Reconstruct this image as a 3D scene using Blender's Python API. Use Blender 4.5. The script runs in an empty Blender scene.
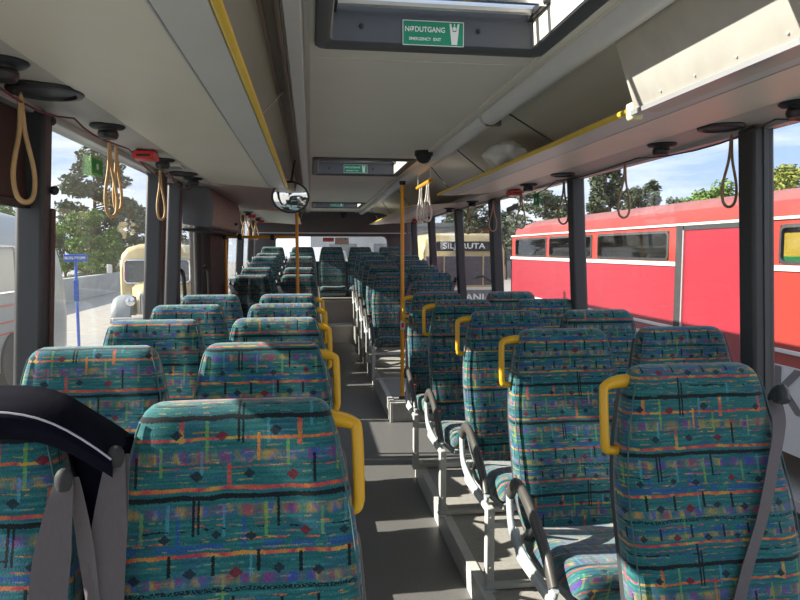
import bpy, math, random
from mathutils import Vector, Matrix
S = bpy.context.scene
COL = S.collection
R = math.radians
PI = math.pi
random.seed(7)

# ------------------------------------------------------------------ camera, sky, sun, exposure
cam_d = bpy.data.cameras.new('camera'); cam = bpy.data.objects.new('camera', cam_d); COL.objects.link(cam)
cam.location = (0, 0, 1.5)
cam.rotation_euler = (R(90 - 4.47), 0, R(-7.92))
cam_d.sensor_width = 36; cam_d.lens = 28.8; cam_d.clip_start = 0.02; cam_d.clip_end = 400
S.camera = cam

world = bpy.data.worlds.new('sky'); S.world = world; world.use_nodes = True
wt = world.node_tree; wt.nodes.clear()
def wn(t, **k):
    n = wt.nodes.new(t)
    for a, b in k.items(): setattr(n, a, b)
    return n
w_out = wn('ShaderNodeOutputWorld'); w_bg = wn('ShaderNodeBackground')
w_tc = wn('ShaderNodeTexCoord'); w_sep = wn('ShaderNodeSeparateXYZ')
wt.links.new(w_tc.outputs['Generated'], w_sep.inputs[0])
w_grad = wn('ShaderNodeValToRGB')
wt.links.new(w_sep.outputs['Z'], w_grad.inputs[0])
e = w_grad.color_ramp.elements
e[0].position = 0.0; e[0].color = (0.52, 0.60, 0.70, 1)
e[1].position = 0.55; e[1].color = (0.16, 0.30, 0.58, 1)
m1 = e.new(0.12); m1.color = (0.33, 0.45, 0.66, 1)
w_map = wn('ShaderNodeMapping'); w_map.inputs['Scale'].default_value = (1.6, 1.6, 9.0)
wt.links.new(w_tc.outputs['Generated'], w_map.inputs[0])
w_noi = wn('ShaderNodeTexNoise'); w_noi.inputs['Scale'].default_value = 1.5; w_noi.inputs['Detail'].default_value = 7; w_noi.inputs['Roughness'].default_value = .6
wt.links.new(w_map.outputs[0], w_noi.inputs['Vector'])
w_cr = wn('ShaderNodeValToRGB'); w_cr.color_ramp.elements[0].position = .38; w_cr.color_ramp.elements[1].position = .60
wt.links.new(w_noi.outputs['Fac'], w_cr.inputs[0])
w_mix = wn('ShaderNodeMixRGB'); w_mix.inputs['Color2'].default_value = (0.76, 0.79, 0.84, 1)
wt.links.new(w_cr.outputs[0], w_mix.inputs['Fac']); wt.links.new(w_grad.outputs[0], w_mix.inputs['Color1'])
wt.links.new(w_mix.outputs[0], w_bg.inputs['Color']); w_bg.inputs['Strength'].default_value = .74
wt.links.new(w_bg.outputs[0], w_out.inputs['Surface'])

sun_d = bpy.data.lights.new('sun', 'SUN'); sun = bpy.data.objects.new('sun', sun_d); COL.objects.link(sun)
sun_d.energy = 5.4; sun_d.angle = R(.6); sun_d.color = (1.0, .93, .82)
sun_dir = Vector((-1.0, .10, .54))
sun.rotation_euler = sun_dir.to_track_quat('Z', 'Y').to_euler(); sun.location = (-20, 2, 18)

vs = S.view_settings
vs.view_transform = 'Standard'; vs.look = 'None'; vs.gamma = 1; vs.use_curve_mapping = False
vs.exposure = 1.3
S.cycles.max_bounces = 10; S.cycles.diffuse_bounces = 6; S.cycles.transparent_max_bounces = 24
S.cycles.caustics_reflective = False; S.cycles.caustics_refractive = False
S.cycles.sample_clamp_indirect = 4

# ------------------------------------------------------------------ mesh helpers
class MB:
    def __init__(s): s.v = []; s.f = []; s.uv = []   # uv: per face list or None
    def add(s, vs, fs, uvs=None):
        o = len(s.v); s.v += [tuple(p) for p in vs]
        for i, f in enumerate(fs):
            s.f.append([o + k for k in f]); s.uv.append(uvs[i] if uvs else None)
        return s
    def box(s, a, b):
        x0, y0, z0 = a; x1, y1, z1 = b
        v = [(x0,y0,z0),(x1,y0,z0),(x1,y1,z0),(x0,y1,z0),(x0,y0,z1),(x1,y0,z1),(x1,y1,z1),(x0,y1,z1)]
        return s.add(v, [(0,3,2,1),(4,5,6,7),(0,1,5,4),(1,2,6,5),(2,3,7,6),(3,0,4,7)])
    def prism(s, poly, a, b, axis='y'):
        """poly: 2D points; extruded along axis from a to b"""
        n = len(poly); v = []
        for t in (a, b):
            for (p, q) in poly:
                v.append({'y': (p, t, q), 'x': (t, p, q), 'z': (p, q, t)}[axis])
        f = [(i, (i+1) % n, n + (i+1) % n, n + i) for i in range(n)]
        f += [tuple(reversed(range(n))), tuple(range(n, 2*n))]
        return s.add(v, f)
    def loft(s, secs, cap=True, uvfun=None, close=True):
        n = len(secs[0]); v = []; f = []; uv = []
        for sec in secs: v += list(sec)
        rng = n if close else n - 1
        for i in range(len(secs) - 1):
            for j in range(rng):
                k = (j + 1) % n
                f.append((i*n+j, i*n+k, (i+1)*n+k, (i+1)*n+j))
                if uvfun: uv.append([uvfun(i, j), uvfun(i, j+1), uvfun(i+1, j+1), uvfun(i+1, j)])
        if cap:
            f.append(tuple(reversed(range(n)))); f.append(tuple(range((len(secs)-1)*n, len(secs)*n)))
            if uvfun:
                uv.append([(v[q][0], v[q][1]) for q in f[-2]]); uv.append([(v[q][0], v[q][1]) for q in f[-1]])
        return s.add(v, f, uv if uvfun else None)
    def tube(s, pts, r, n=8, closed=False, ry=None, up=(0, 0, 1), cap=True):
        P = [Vector(p) for p in pts]; m = len(P); secs = []
        ry = ry or r
        prev = None
        for i in range(m):
            if closed: t = P[(i+1) % m] - P[i-1]
            else: t = P[min(i+1, m-1)] - P[max(i-1, 0)]
            t.normalize()
            if prev is None:
                u = Vector(up)
                if abs(u.dot(t)) > .95: u = Vector((1, 0, 0))
                a = t.cross(u).normalized()
            else:
                a = (prev - t * prev.dot(t)).normalized()
            prev = a; b = t.cross(a)
            rr = r[i] if isinstance(r, (list, tuple)) else r
            r2 = rr if isinstance(r, (list, tuple)) else ry
            secs.append([P[i] + a*(rr*math.cos(2*PI*k/n)) + b*(r2*math.sin(2*PI*k/n)) for k in range(n)])
        if closed: secs.append(secs[0])
        return s.loft(secs, cap=cap and not closed)
    def cyl(s, p0, p1, r0, r1=None, n=16):
        return s.tube([p0, p1], [r0, r0 if r1 is None else r1], n)
    def lathe(s, prof, c, axis='z', n=24, sc=(1, 1)):
        """prof list of (r,h)"""
        secs = []
        for (r, h) in prof:
            ring = []
            for k in range(n):
                a = 2*PI*k/n; x, y = r*math.cos(a)*sc[0], r*math.sin(a)*sc[1]
                ring.append({'z': (c[0]+x, c[1]+y, c[2]+h), 'y': (c[0]+x, c[1]+h, c[2]+y), 'x': (c[0]+h, c[1]+x, c[2]+y)}[axis])
            secs.append(ring)
        return s.loft(secs)
    def build(s, name, mat, parent=None, bevel=0, smooth=35, segs=2):
        me = bpy.data.meshes.new(name); me.from_pydata(s.v, [], s.f); me.update()
        if any(u for u in s.uv):
            l = me.uv_layers.new(name='UVMap'); k = 0
            for i, f in enumerate(s.f):
                for j in range(len(f)):
                    l.data[k].uv = s.uv[i][j] if s.uv[i] else (0, 0); k += 1
        import bmesh
        bm = bmesh.new(); bm.from_mesh(me); bmesh.ops.recalc_face_normals(bm, faces=bm.faces); bm.to_mesh(me); bm.free()
        if smooth:
            for p in me.polygons: p.use_smooth = True
            me.set_sharp_from_angle(angle=R(smooth))
        if mat: me.materials.append(mat)
        o = bpy.data.objects.new(name, me); COL.objects.link(o)
        if parent: o.parent = parent
        if bevel:
            b = o.modifiers.new('bevel', 'BEVEL'); b.width = bevel; b.segments = segs; b.limit_method = 'ANGLE'; b.angle_limit = R(40)
        return o
def tag(o, label, cat, group=None, kind=None):
    o['label'] = label; o['category'] = cat
    if group: o['group'] = group
    if kind: o['kind'] = kind
    return o
def thing(name, label, cat, loc=(0, 0, 0), rz=0, group=None):
    o = bpy.data.objects.new(name, None); o.empty_display_size = .1; COL.objects.link(o)
    o.location = loc; o.rotation_euler = (0, 0, rz)
    return tag(o, label, cat, group)
def struct(name, mb, mat, bevel=0, smooth=35):
    o = mb.build(name, mat, None, bevel, smooth); o['kind'] = 'structure'; return o
def copy_tree(o, parent=None):
    c = o.copy(); COL.objects.link(c); c.parent = parent
    for ch in list(o.children): copy_tree(ch, c)
    return c
def relabel(o, label, group=None):
    o['label'] = label
    if group: o['group'] = group
def text(name, body, size, mat, parent, loc, rot, thick=.0008, align='CENTER', bold=0.0, sx=1):
    cu = bpy.data.curves.new(name, 'FONT'); cu.body = body; cu.size = size; cu.extrude = thick
    cu.align_x = align; cu.align_y = 'CENTER'; cu.offset = bold
    t = bpy.data.objects.new(name, cu); COL.objects.link(t)
    me = bpy.data.meshes.new_from_object(t.evaluated_get(bpy.context.evaluated_depsgraph_get()))
    bpy.data.objects.remove(t)
    me.materials.clear(); me.materials.append(mat)
    o = bpy.data.objects.new(name, me); COL.objects.link(o); o.parent = parent
    o.location = loc; o.rotation_euler = rot; o.scale = (sx, 1, 1)
    return o
def smooth_path(pts, k=6, closed=False):
    P = [Vector(p) for p in pts]; n = len(P); out = []
    rng = n if closed else n - 1
    for i in range(rng):
        if closed: a, b, c, d = P[i-1], P[i], P[(i+1) % n], P[(i+2) % n]
        else: a, b, c, d = P[max(i-1, 0)], P[i], P[i+1], P[min(i+2, n-1)]
        for j in range(k):
            t = j / k
            out.append(.5*((2*b) + (-a+c)*t + (2*a-5*b+4*c-d)*t*t + (-a+3*b-3*c+d)*t**3))
    if not closed: out.append(P[-1])
    return out

# ------------------------------------------------------------------ materials
def pmat(name, col, rough=.6, metal=0, noise=0, nscale=20, bump=0, bscale=80, spec=.5, emit=None, es=0, sheen=0, stretch=(1,1,1)):
    m = bpy.data.materials.new(name); m.use_nodes = True; nt = m.node_tree; b = nt.nodes['Principled BSDF']
    b.inputs['Base Color'].default_value = (*col, 1); b.inputs['Roughness'].default_value = rough
    b.inputs['Metallic'].default_value = metal; b.inputs['Specular IOR Level'].default_value = spec
    if sheen: b.inputs['Sheen Weight'].default_value = sheen
    tc = nt.nodes.new('ShaderNodeTexCoord'); mp = nt.nodes.new('ShaderNodeMapping'); mp.inputs['Scale'].default_value = stretch
    nt.links.new(tc.outputs['Object'], mp.inputs[0])
    n = nt.nodes.new('ShaderNodeTexNoise'); n.inputs['Scale'].default_value = nscale; n.inputs['Detail'].default_value = 4
    nt.links.new(mp.outputs[0], n.inputs['Vector'])
    mx = nt.nodes.new('ShaderNodeMixRGB'); mx.blend_type = 'MULTIPLY'; mx.inputs['Fac'].default_value = 1
    mx.inputs['Color1'].default_value = (*col, 1)
    cr = nt.nodes.new('ShaderNodeValToRGB'); lo = 1 - noise
    cr.color_ramp.elements[0].position = .3; cr.color_ramp.elements[1].position = .7
    cr.color_ramp.elements[0].color = (lo, lo, lo, 1); cr.color_ramp.elements[1].color = (1, 1, 1, 1)
    nt.links.new(n.outputs['Fac'], cr.inputs[0]); nt.links.new(cr.outputs[0], mx.inputs['Color2'])
    nt.links.new(mx.outputs[0], b.inputs['Base Color'])
    if bump:
        n2 = nt.nodes.new('ShaderNodeTexNoise'); n2.inputs['Scale'].default_value = bscale
        nt.links.new(mp.outputs[0], n2.inputs['Vector'])
        bp = nt.nodes.new('ShaderNodeBump'); bp.inputs['Strength'].default_value = bump; bp.inputs['Distance'].default_value = .003
        nt.links.new(n2.outputs['Fac'], bp.inputs['Height']); nt.links.new(bp.outputs[0], b.inputs['Normal'])
    if emit: b.inputs['Emission Color'].default_value = (*emit, 1); b.inputs['Emission Strength'].default_value = es
    return m
def glassmat(name, tint=(1, 1, 1), haze=.04, gloss=1.0):
    m = bpy.data.materials.new(name); m.use_nodes = True; nt = m.node_tree; nt.nodes.clear()
    N = nt.nodes.new; L = nt.links.new
    o = N('ShaderNodeOutputMaterial'); tr = N('ShaderNodeBsdfTransparent'); tr.inputs[0].default_value = (*tint, 1)
    gl = N('ShaderNodeBsdfGlossy'); gl.inputs['Roughness'].default_value = .02
    fr = N('ShaderNodeLayerWeight'); fr.inputs[0].default_value = .5
    pw = N('ShaderNodeMath'); pw.operation = 'POWER'; pw.inputs[1].default_value = 4; L(fr.outputs['Facing'], pw.inputs[0])
    mu = N('ShaderNodeMath'); mu.operation = 'MULTIPLY_ADD'; mu.inputs[1].default_value = .3*gloss; mu.inputs[2].default_value = .03*gloss
    L(pw.outputs[0], mu.inputs[0])
    mx = N('ShaderNodeMixShader'); L(mu.outputs[0], mx.inputs[0]); L(tr.outputs[0], mx.inputs[1]); L(gl.outputs[0], mx.inputs[2])
    df = N('ShaderNodeBsdfTranslucent'); df.inputs[0].default_value = (.9, .87, .8, 1)
    no = N('ShaderNodeTexNoise'); no.inputs['Scale'].default_value = 3; no.inputs['Detail'].default_value = 5
    tc = N('ShaderNodeTexCoord'); L(tc.outputs['Object'], no.inputs['Vector'])
    m2 = N('ShaderNodeMath'); m2.operation = 'MULTIPLY'; m2.inputs[1].default_value = haze * 2; L(no.outputs['Fac'], m2.inputs[0])
    mz = N('ShaderNodeMixShader'); L(m2.outputs[0], mz.inputs[0]); L(mx.outputs[0], mz.inputs[1]); L(df.outputs[0], mz.inputs[2])
    L(mz.outputs[0], o.inputs['Surface'])
    return m

M = {}
M['ceil'] = pmat('ceiling_laminate', (.78, .745, .665), .45, noise=.05, nscale=3)
M['cream'] = pmat('cream_panel', (.80, .75, .63), .42, noise=.05, nscale=4)
M['lip'] = pmat('grey_lip', (.66, .66, .64), .4, noise=.05, nscale=4)
M['cove'] = pmat('cove_panel', (.56, .53, .48), .45, noise=.06, nscale=5)
M['track'] = pmat('white_light_channel', (.80, .80, .80), .3, noise=.03)
M['brown'] = pmat('brown_channel', (.20, .155, .13), .45, noise=.15, nscale=8, stretch=(1, .1, 1))
M['alu'] = pmat('aluminium', (.62, .62, .61), .35, metal=.6, noise=.08, nscale=10)
M['legwhite'] = pmat('leg_grey_paint', (.58, .58, .55), .4, noise=.1, nscale=15)
M['yellow'] = pmat('yellow_plastic', (.78, .42, .012), .38, noise=.06, nscale=12)
M['yellow2'] = pmat('yellow_rail', (.80, .56, .06), .35, noise=.08, nscale=9)
M['pole'] = pmat('orange_pole_paint', (.82, .36, .02), .3, noise=.06, nscale=9)
M['cap'] = pmat('faded_yellow_cap', (.72, .68, .42), .5)
M['dark'] = pmat('dark_grey_plastic', (.06, .063, .068), .45, noise=.1, nscale=10)
M['hatch'] = pmat('hatch_frame', (.085, .09, .10), .42, noise=.08, nscale=7)
M['pillar'] = pmat('pillar_vinyl', (.045, .047, .050), .5, noise=.15, nscale=6, stretch=(1, 1, .2))
M['pillarb'] = pmat('pillar_brown', (.09, .045, .035), .5, noise=.15, nscale=6)
M['blind'] = pmat('dark_brown_blind', (.035, .016, .013), .6, noise=.15, nscale=10)
M['black'] = pmat('black_plastic', (.015, .015, .016), .4)
M['rubber'] = pmat('black_rubber', (.03, .03, .03), .7)
M['red'] = pmat('red_plastic', (.60, .03, .025), .35)
M['wall'] = pmat('wall_grey', (.28, .28, .29), .6, noise=.1, nscale=12)
M['floor'] = pmat('floor_vinyl', (.165, .163, .158), .42, noise=.22, nscale=90, bump=.25, bscale=260)
M['plat'] = pmat('platform_vinyl', (.42, .405, .37), .5, noise=.2, nscale=70, bump=.2, bscale=200)
M['riser'] = pmat('riser_grey', (.42, .41, .39), .5, noise=.1, nscale=40)
M['nosing'] = pmat('nosing_light', (.62, .61, .57), .45, noise=.08, nscale=20)
M['rear'] = pmat('rear_panel', (.10, .095, .098), .6, noise=.08, nscale=9)
M['wood'] = pmat('greybrown_laminate', (.24, .225, .215), .5, noise=.30, nscale=5, stretch=(1, .5, 14))
M['pinkpanel'] = pmat('pinkish_panel', (.38, .30, .275), .5, noise=.06)
M['greybox'] = pmat('grey_endcap', (.17, .18, .19), .5, noise=.05)
M['green'] = pmat('sign_green', (.0, .26, .13), .4)
M['green2'] = pmat('sticker_green', (.01, .30, .07), .5)
M['white'] = pmat('white_print', (.80, .82, .78), .5)
M['lime'] = pmat('sticker_pale_green', (.22, .48, .18), .5)
M['greysticker'] = pmat('sticker_grey', (.22, .24, .26), .5)
M['beige'] = pmat('sticker_beige', (.70, .55, .45), .6)
M['belt'] = pmat('belt_webbing', (.125, .105, .11), .75, noise=.15, nscale=60, stretch=(8, 1, 1), bump=.2, bscale=500, sheen=.3)
M['arm'] = pmat('armrest_pad', (.085, .08, .072), .38, noise=.1, nscale=12)
M['armframe'] = pmat('armrest_shell', (.42, .46, .47), .45, noise=.06)
M['navy'] = pmat('navy_cloth', (.006, .006, .014), .95, noise=.3, nscale=30, spec=.1, bump=.15, bscale=200)
M['navyedge'] = pmat('pale_edge_band', (.50, .50, .58), .7)
M['strap'] = pmat('strap_tan', (.62, .42, .20), .6, noise=.2, nscale=30)
M['strapw'] = pmat('strap_cream', (.72, .70, .62), .5, noise=.1, nscale=30)
M['rope'] = pmat('dark_red_cord', (.16, .03, .05), .6)
M['ropeg'] = pmat('dark_cord', (.08, .05, .05), .6)
M['looptan'] = pmat('loop_brown', (.30, .20, .12), .6)
M['bag'] = pmat('white_plastic_bag', (.85, .84, .82), .3, noise=.12, nscale=14)
M['chrome'] = pmat('chrome', (.8, .8, .82), .12, metal=1)
M['mirror'] = pmat('mirror_glass', (.85, .87, .88), .02, metal=1)
M['piping'] = pmat('seat_piping', (.06, .13, .14), .8)
M['glass'] = glassmat('window_glass', (.97, .98, .98), .009)
M['glassd'] = glassmat('partition_glass', (.75, .78, .80), .01)
M['hglass'] = glassmat('hatch_glass', (.92, .94, .96), .01)

def fabric():
    m = bpy.data.materials.new('moquette'); m.use_nodes = True; nt = m.node_tree; bs = nt.nodes['Principled BSDF']
    N = nt.nodes.new; L = nt.links.new
    def mth(op, a, b=None, c=None):
        n = N('ShaderNodeMath'); n.operation = op
        for i, x in enumerate((a, b, c)):
            if x is None: continue
            if isinstance(x, (int, float)): n.inputs[i].default_value = x
            else: L(x, n.inputs[i])
        return n.outputs[0]
    tc = N('ShaderNodeTexCoord'); oi = N('ShaderNodeObjectInfo')
    sp = N('ShaderNodeSeparateXYZ'); L(tc.outputs['UV'], sp.inputs[0])
    ru = mth('MULTIPLY', oi.outputs['Random'], 7.3); rv = mth('MULTIPLY', oi.outputs['Random'], 3.77)
    u0 = mth('ADD', mth('MULTIPLY', sp.outputs[0], 1.12), ru); v0 = mth('ADD', mth('MULTIPLY', sp.outputs[1], 1.15), rv)
    cm = N('ShaderNodeCombineXYZ'); L(u0, cm.inputs[0]); L(v0, cm.inputs[1])
    def noise(scale, sx=1, sy=1, det=2):
        mp = N('ShaderNodeMapping'); mp.inputs['Scale'].default_value = (sx, sy, 1); L(cm.outputs[0], mp.inputs[0])
        n = N('ShaderNodeTexNoise'); n.inputs['Scale'].default_value = scale; n.inputs['Detail'].default_value = det
        L(mp.outputs[0], n.inputs['Vector']); return n
    wob = noise(22); wobf = noise(260, 1, 1, 1)
    wv = mth('ADD', mth('MULTIPLY', mth('SUBTRACT', wob.outputs['Fac'], .5), .010), mth('MULTIPLY', mth('SUBTRACT', wobf.outputs['Fac'], .5), .006))
    wobu = mth('MULTIPLY', mth('SUBTRACT', wobf.outputs['Fac'], .5), .006)
    UP, VP = .36, .47
    u = mth('MODULO', mth('ADD', mth('ADD', u0, wobu), 40*UP), UP)
    v = mth('MODULO', mth('ADD', mth('ADD', v0, wv), 40*VP), VP)
    def mx(a, b): return b if a is None else mth('MAXIMUM', a, b)
    def rect(uc, vc, hu, hv): return mth('MULTIPLY', mth('COMPARE', u, uc, hu), mth('COMPARE', v, vc, hv))
    def hl(vc, h): return mth('COMPARE', v, vc, h)
    brk = noise(9, 1, 6); brk2 = noise(30, 1, 3); col1 = noise(16, 1, .6, 1); col2 = noise(26, 1, .25, 1); weave = noise(420, 1, .35, 1); streak = noise(34, .25, 4)
    vst = noise(300, 1, .15, 1)
    def gt(n, t): return mth('GREATER_THAN', n.outputs['Fac'], t)
    def mul(*a):
        r = a[0]
        for x in a[1:]: r = mth('MULTIPLY', r, x)
        return r
    # black: wavy lines, ticks, dotted lines, double bars
    blk = mx(hl(.0055, .0052), mul(hl(.310, .0055), gt(brk, .36)))
    blk = mx(blk, mul(hl(.190, .004), gt(wobf, .47)))
    blk = mx(blk, mul(hl(.278, .0022), gt(brk2, .52)))
    blk = mx(blk, mul(hl(.070, .0018), gt(brk2, .54)))
    for (uc, vc, hu, hv) in [(.04, .138, .0035, .021), (.125, .142, .0035, .020), (.215, .136, .0035, .021), (.30, .140, .0035, .020),
                             (.07, .222, .003, .016), (.165, .220, .003, .017), (.262, .224, .003, .016), (.335, .220, .003, .014),
                             (.085, .035, .0028, .046), (.095, .030, .0024, .050), (.255, .030, .0028, .040), (.174, .31, .0028, .055), (.183, .32, .0024, .048), (.33, .42, .003, .03)]:
        blk = mx(blk, rect(uc, vc, hu, hv))
    # diamonds
    dia = None; diar = None
    for i, (uc, vc, r) in enumerate([(.08, .155, .013), (.17, .158, .014), (.255, .152, .012), (.335, .160, .012), (.02, .235, .011), (.118, .236, .012),
                      (.212, .240, .012), (.30, .238, .010), (.05, .345, .012), (.14, .350, .013), (.25, .340, .013), (.09, .432, .013), (.195, .430, .012),
                      (.285, .434, .013), (.03, .085, .011), (.13, .082, .010), (.20, .088, .012), (.31, .080, .011)]):
        d = mth('LESS_THAN', mth('ADD', mth('MULTIPLY', mth('ABSOLUTE', mth('SUBTRACT', u, uc)), .8), mth('ABSOLUTE', mth('SUBTRACT', v, vc))), r*.88)
        if i % 4 == 1: diar = mx(diar, d)
        else: dia = mx(dia, d)
    # warm lines
    org = None
    for vc, h in [(.120, .0038), (.252, .0034), (.355, .0032), (.458, .0040)]:
        org = mx(org, mul(hl(vc, h), gt(brk, .30)))
    for vc, h in [(.062, .0014), (.092, .0018), (.405, .0014), (.415, .0012), (.205, .0014), (.268, .0014)]:
        org = mx(org, mul(hl(vc, h), gt(brk2, .53)))
    for (uc, vc, hu, hv) in [(.06, .335, .0045, .026), (.30, .342, .005, .030), (.215, .375, .003, .03), (.155, .43, .0045, .024)]:
        org = mx(org, mul(rect(uc, vc, hu, hv), gt(wobf, .40)))
    grn = None
    for (uc, vc, hu, hv) in [(.11, .36, .0035, .045), (.23, .055, .0035, .035), (.345, .06, .0035, .03), (.02, .40, .003, .03), (.275, .385, .0035, .03), (.145, .20, .003, .03)]:
        grn = mx(grn, rect(uc, vc, hu, hv))
    lbl = None
    for (uc, vc, hu, hv) in [(.035, .045, .0035, .03), (.145, .055, .003, .03), (.235, .335, .0035, .03), (.325, .30, .003, .03), (.10, .405, .003, .025), (.20, .14, .003, .03)]:
        lbl = mx(lbl, rect(uc, vc, hu, hv))
    blu = mul(hl(.105, .006), gt(col1, .45)); blu = mx(blu, mul(hl(.215, .005), gt(col1, .53)))
    blu = mx(blu, mx(rect(.055, .08, .004, .03), rect(.185, .08, .0045, .03)))
    # blurry patch bands
    band = None
    for vc, h in [(.034, .011), (.170, .010), (.392, .012), (.232, .006)]:
        t = mth('SUBTRACT', 1, mth('DIVIDE', mth('ABSOLUTE', mth('SUBTRACT', v, vc)), h * 1.25))
        t = mth('MAXIMUM', t, 0); t = mth('MINIMUM', mth('MULTIPLY', t, 2.2), 1)
        band = mx(band, t)
    blob = mth('ADD', .35, mth('MULTIPLY', mth('SINE', mth('MULTIPLY', u0, 2*PI/.045)), .35))
    band = mul(band, mth('ADD', blob, .28), mth('ADD', .45, mth('MULTIPLY', vst.outputs['Fac'], .8)))
    def ramp(src, stops, interp='LINEAR'):
        r = N('ShaderNodeValToRGB'); r.color_ramp.interpolation = interp; el = r.color_ramp.elements
        el[0].position = stops[0][0]; el[0].color = (*stops[0][1], 1); el[1].position = stops[-1][0]; el[1].color = (*stops[-1][1], 1)
        for p, c in stops[1:-1]: q = el.new(p); q.color = (*c, 1)
        L(src, r.inputs[0]); return r.outputs[0]
    base = ramp(streak.outputs['Fac'], [(.3, (.010, .100, .115)), (.5, (.016, .140, .150)), (.72, (.040, .205, .205))])
    cur = base
    hz = mth('MULTIPLY', mth('GREATER_THAN', noise(11, 1, 1.6, 2).outputs['Fac'], .56), mth('ADD', .3, mth('MULTIPLY', vst.outputs['Fac'], .6)))
    thin = mth('MULTIPLY', mth('COMPARE', mth('MODULO', mth('ADD', v, 2.0), .0145), .007, .0016), gt(noise(24, 1, 2.6), .56))
    ty = ramp(col2.outputs['Fac'], [(.35, (.05, .30, .45)), (.5, (.40, .38, .08)), (.65, (.55, .20, .05))])
    def mixc(cur, fac, c, a=1.0):
        n = N('ShaderNodeMixRGB')
        L(mth('MULTIPLY', fac, a) if not (isinstance(a, float) and a == 1.0) else fac, n.inputs[0]); L(cur, n.inputs[1])
        if isinstance(c, tuple): n.inputs[2].default_value = (*c, 1)
        else: L(c, n.inputs[2])
        return n.outputs[0]
    patch = ramp(col2.outputs['Fac'], [(.30, (.05, .05, .42)), (.40, (.28, .03, .16)), (.47, (.06, .12, .40)), (.52, (.55, .28, .05)), (.58, (.30, .32, .07)), (.64, (.45, .07, .06)), (.74, (.14, .03, .22))])
    warm = ramp(col1.outputs['Fac'], [(.33, (.70, .30, .03)), (.43, (.72, .16, .03)), (.50, (.60, .05, .04)), (.55, (.42, .03, .08)), (.61, (.75, .32, .04)), (.72, (.50, .42, .06))])
    cur = mixc(cur, band, patch, .9)
    cur = mixc(cur, grn, (.17, .42, .06), .55)
    cur = mixc(cur, lbl, (.08, .36, .48), .5)
    cur = mixc(cur, blu, (.02, .07, .36), .6)
    cur = mixc(cur, hz, (.03, .05, .22), .32)
    cur = mixc(cur, thin, ty, .5)
    cur = mixc(cur, org, warm, .78)
    cur = mixc(cur, diar, (.16, .012, .03), .9)
    cur = mixc(cur, dia, (.012, .022, .040), mth('ADD', .55, mth('MULTIPLY', wobf.outputs['Fac'], .7)))
    cur = mixc(cur, blk, (.004, .004, .007), .95)
    wv2 = N('ShaderNodeMixRGB'); wv2.blend_type = 'MULTIPLY'; wv2.inputs[0].default_value = 1
    L(cur, wv2.inputs[1]); L(ramp(weave.outputs['Fac'], [(.3, (.72, .72, .72)), (.7, (1.15, 1.15, 1.15))]), wv2.inputs[2])
    L(wv2.outputs[0], bs.inputs['Base Color'])
    bs.inputs['Roughness'].default_value = .85; bs.inputs['Specular IOR Level'].default_value = .2
    bs.inputs['Sheen Weight'].default_value = .35; bs.inputs['Sheen Roughness'].default_value = .5
    bp = N('ShaderNodeBump'); bp.inputs['Strength'].default_value = .25; bp.inputs['Distance'].default_value = .002
    L(weave.outputs['Fac'], bp.inputs['Height']); L(bp.outputs[0], bs.inputs['Normal'])
    return m
M['fabric'] = fabric()

# ------------------------------------------------------------------ bus shell
YF, YB = -1.6, 11.35
ZC = 2.15
XL, XR = -.95, 1.73           # window planes (mid height)
def lx(z): return -.91 - .055*(1.98 - z)
def rx(z): return 1.67 + .055*(1.98 - z)

struct('floor', MB().box((-1.05, YF, -.06), (1.85, 10.36, 0)), M['floor'])
# raised platforms under the seats
struct('floor_platform_right', MB().box((.675, YF, .0), (1.80, 4.10, .11)), M['plat'])
struct('floor_platform_left', MB().box((-1.02, YF, .0), (.085, 4.50, .133)), M['plat'])
def ramp_poly(y0, y1, za, zb): return [(y0, 0), (y1, 0), (y1, zb), (y0 + .8, za), (y0, za)]
struct('floor_rear_right', MB().prism([(5.45, 0), (10.36, 0), (10.36, .40), (7.1, .17), (5.45, .17)], .675, 1.80, 'x'), M['plat'])
struct('floor_rear_left', MB().prism([(6.55, 0), (10.36, 0), (10.36, .40), (6.9, .15), (6.55, .15)], -1.02, .085, 'x'), M['plat'])
struct('floor_step_rear', MB().box((-1.02, 10.361, 0), (1.80, 10.62, .28)), M['riser'])
struct('floor_bench_base', MB().box((-1.02, 10.621, 0), (1.80, 11.30, .675)), M['riser'])
struct('trim_step_nosing', MB().box((.085, 10.34, .262), (.675, 10.60, .292)), M['nosing'], .004)
struct('trim_bench_edge', MB().box((.085, 10.60, .655), (.675, 10.66, .68)), M['nosing'], .004)
# platform edge trims
struct('trim_platform_edge_near', MB().prism([(.672, .0), (.675, .0), (.675, .111), (.715, .111), (.715, .115), (.672, .115)], YF, 4.105), M['nosing'])
struct('trim_platform_end', MB().box((.672, 4.10, 0), (1.78, 4.106, .115)), M['riser'])
struct('trim_platform_edge_far', MB().prism([(.671, .0), (.675, .0), (.675, .171), (.715, .171), (.715, .176), (.671, .176)], 5.44, 7.1), M['nosing'])
struct('trim_platform_front_edge', MB().box((.671, 5.436, .16), (1.78, 5.46, .176)).box((.671, 5.436, 0), (.695, 5.45, .17)), M['nosing'], .003)
struct('trim_platform_edge_left', MB().prism([(.085, 0), (.088, 0), (.088, .135), (.045, .135), (.045, .131), (.085, .131)], YF, 4.5), M['nosing'])
struct('baseboard_right', MB().prism([(1.772, .10), (1.792, .10), (1.785, .30), (1.765, .30)], YF, YB), M['dark'])

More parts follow.
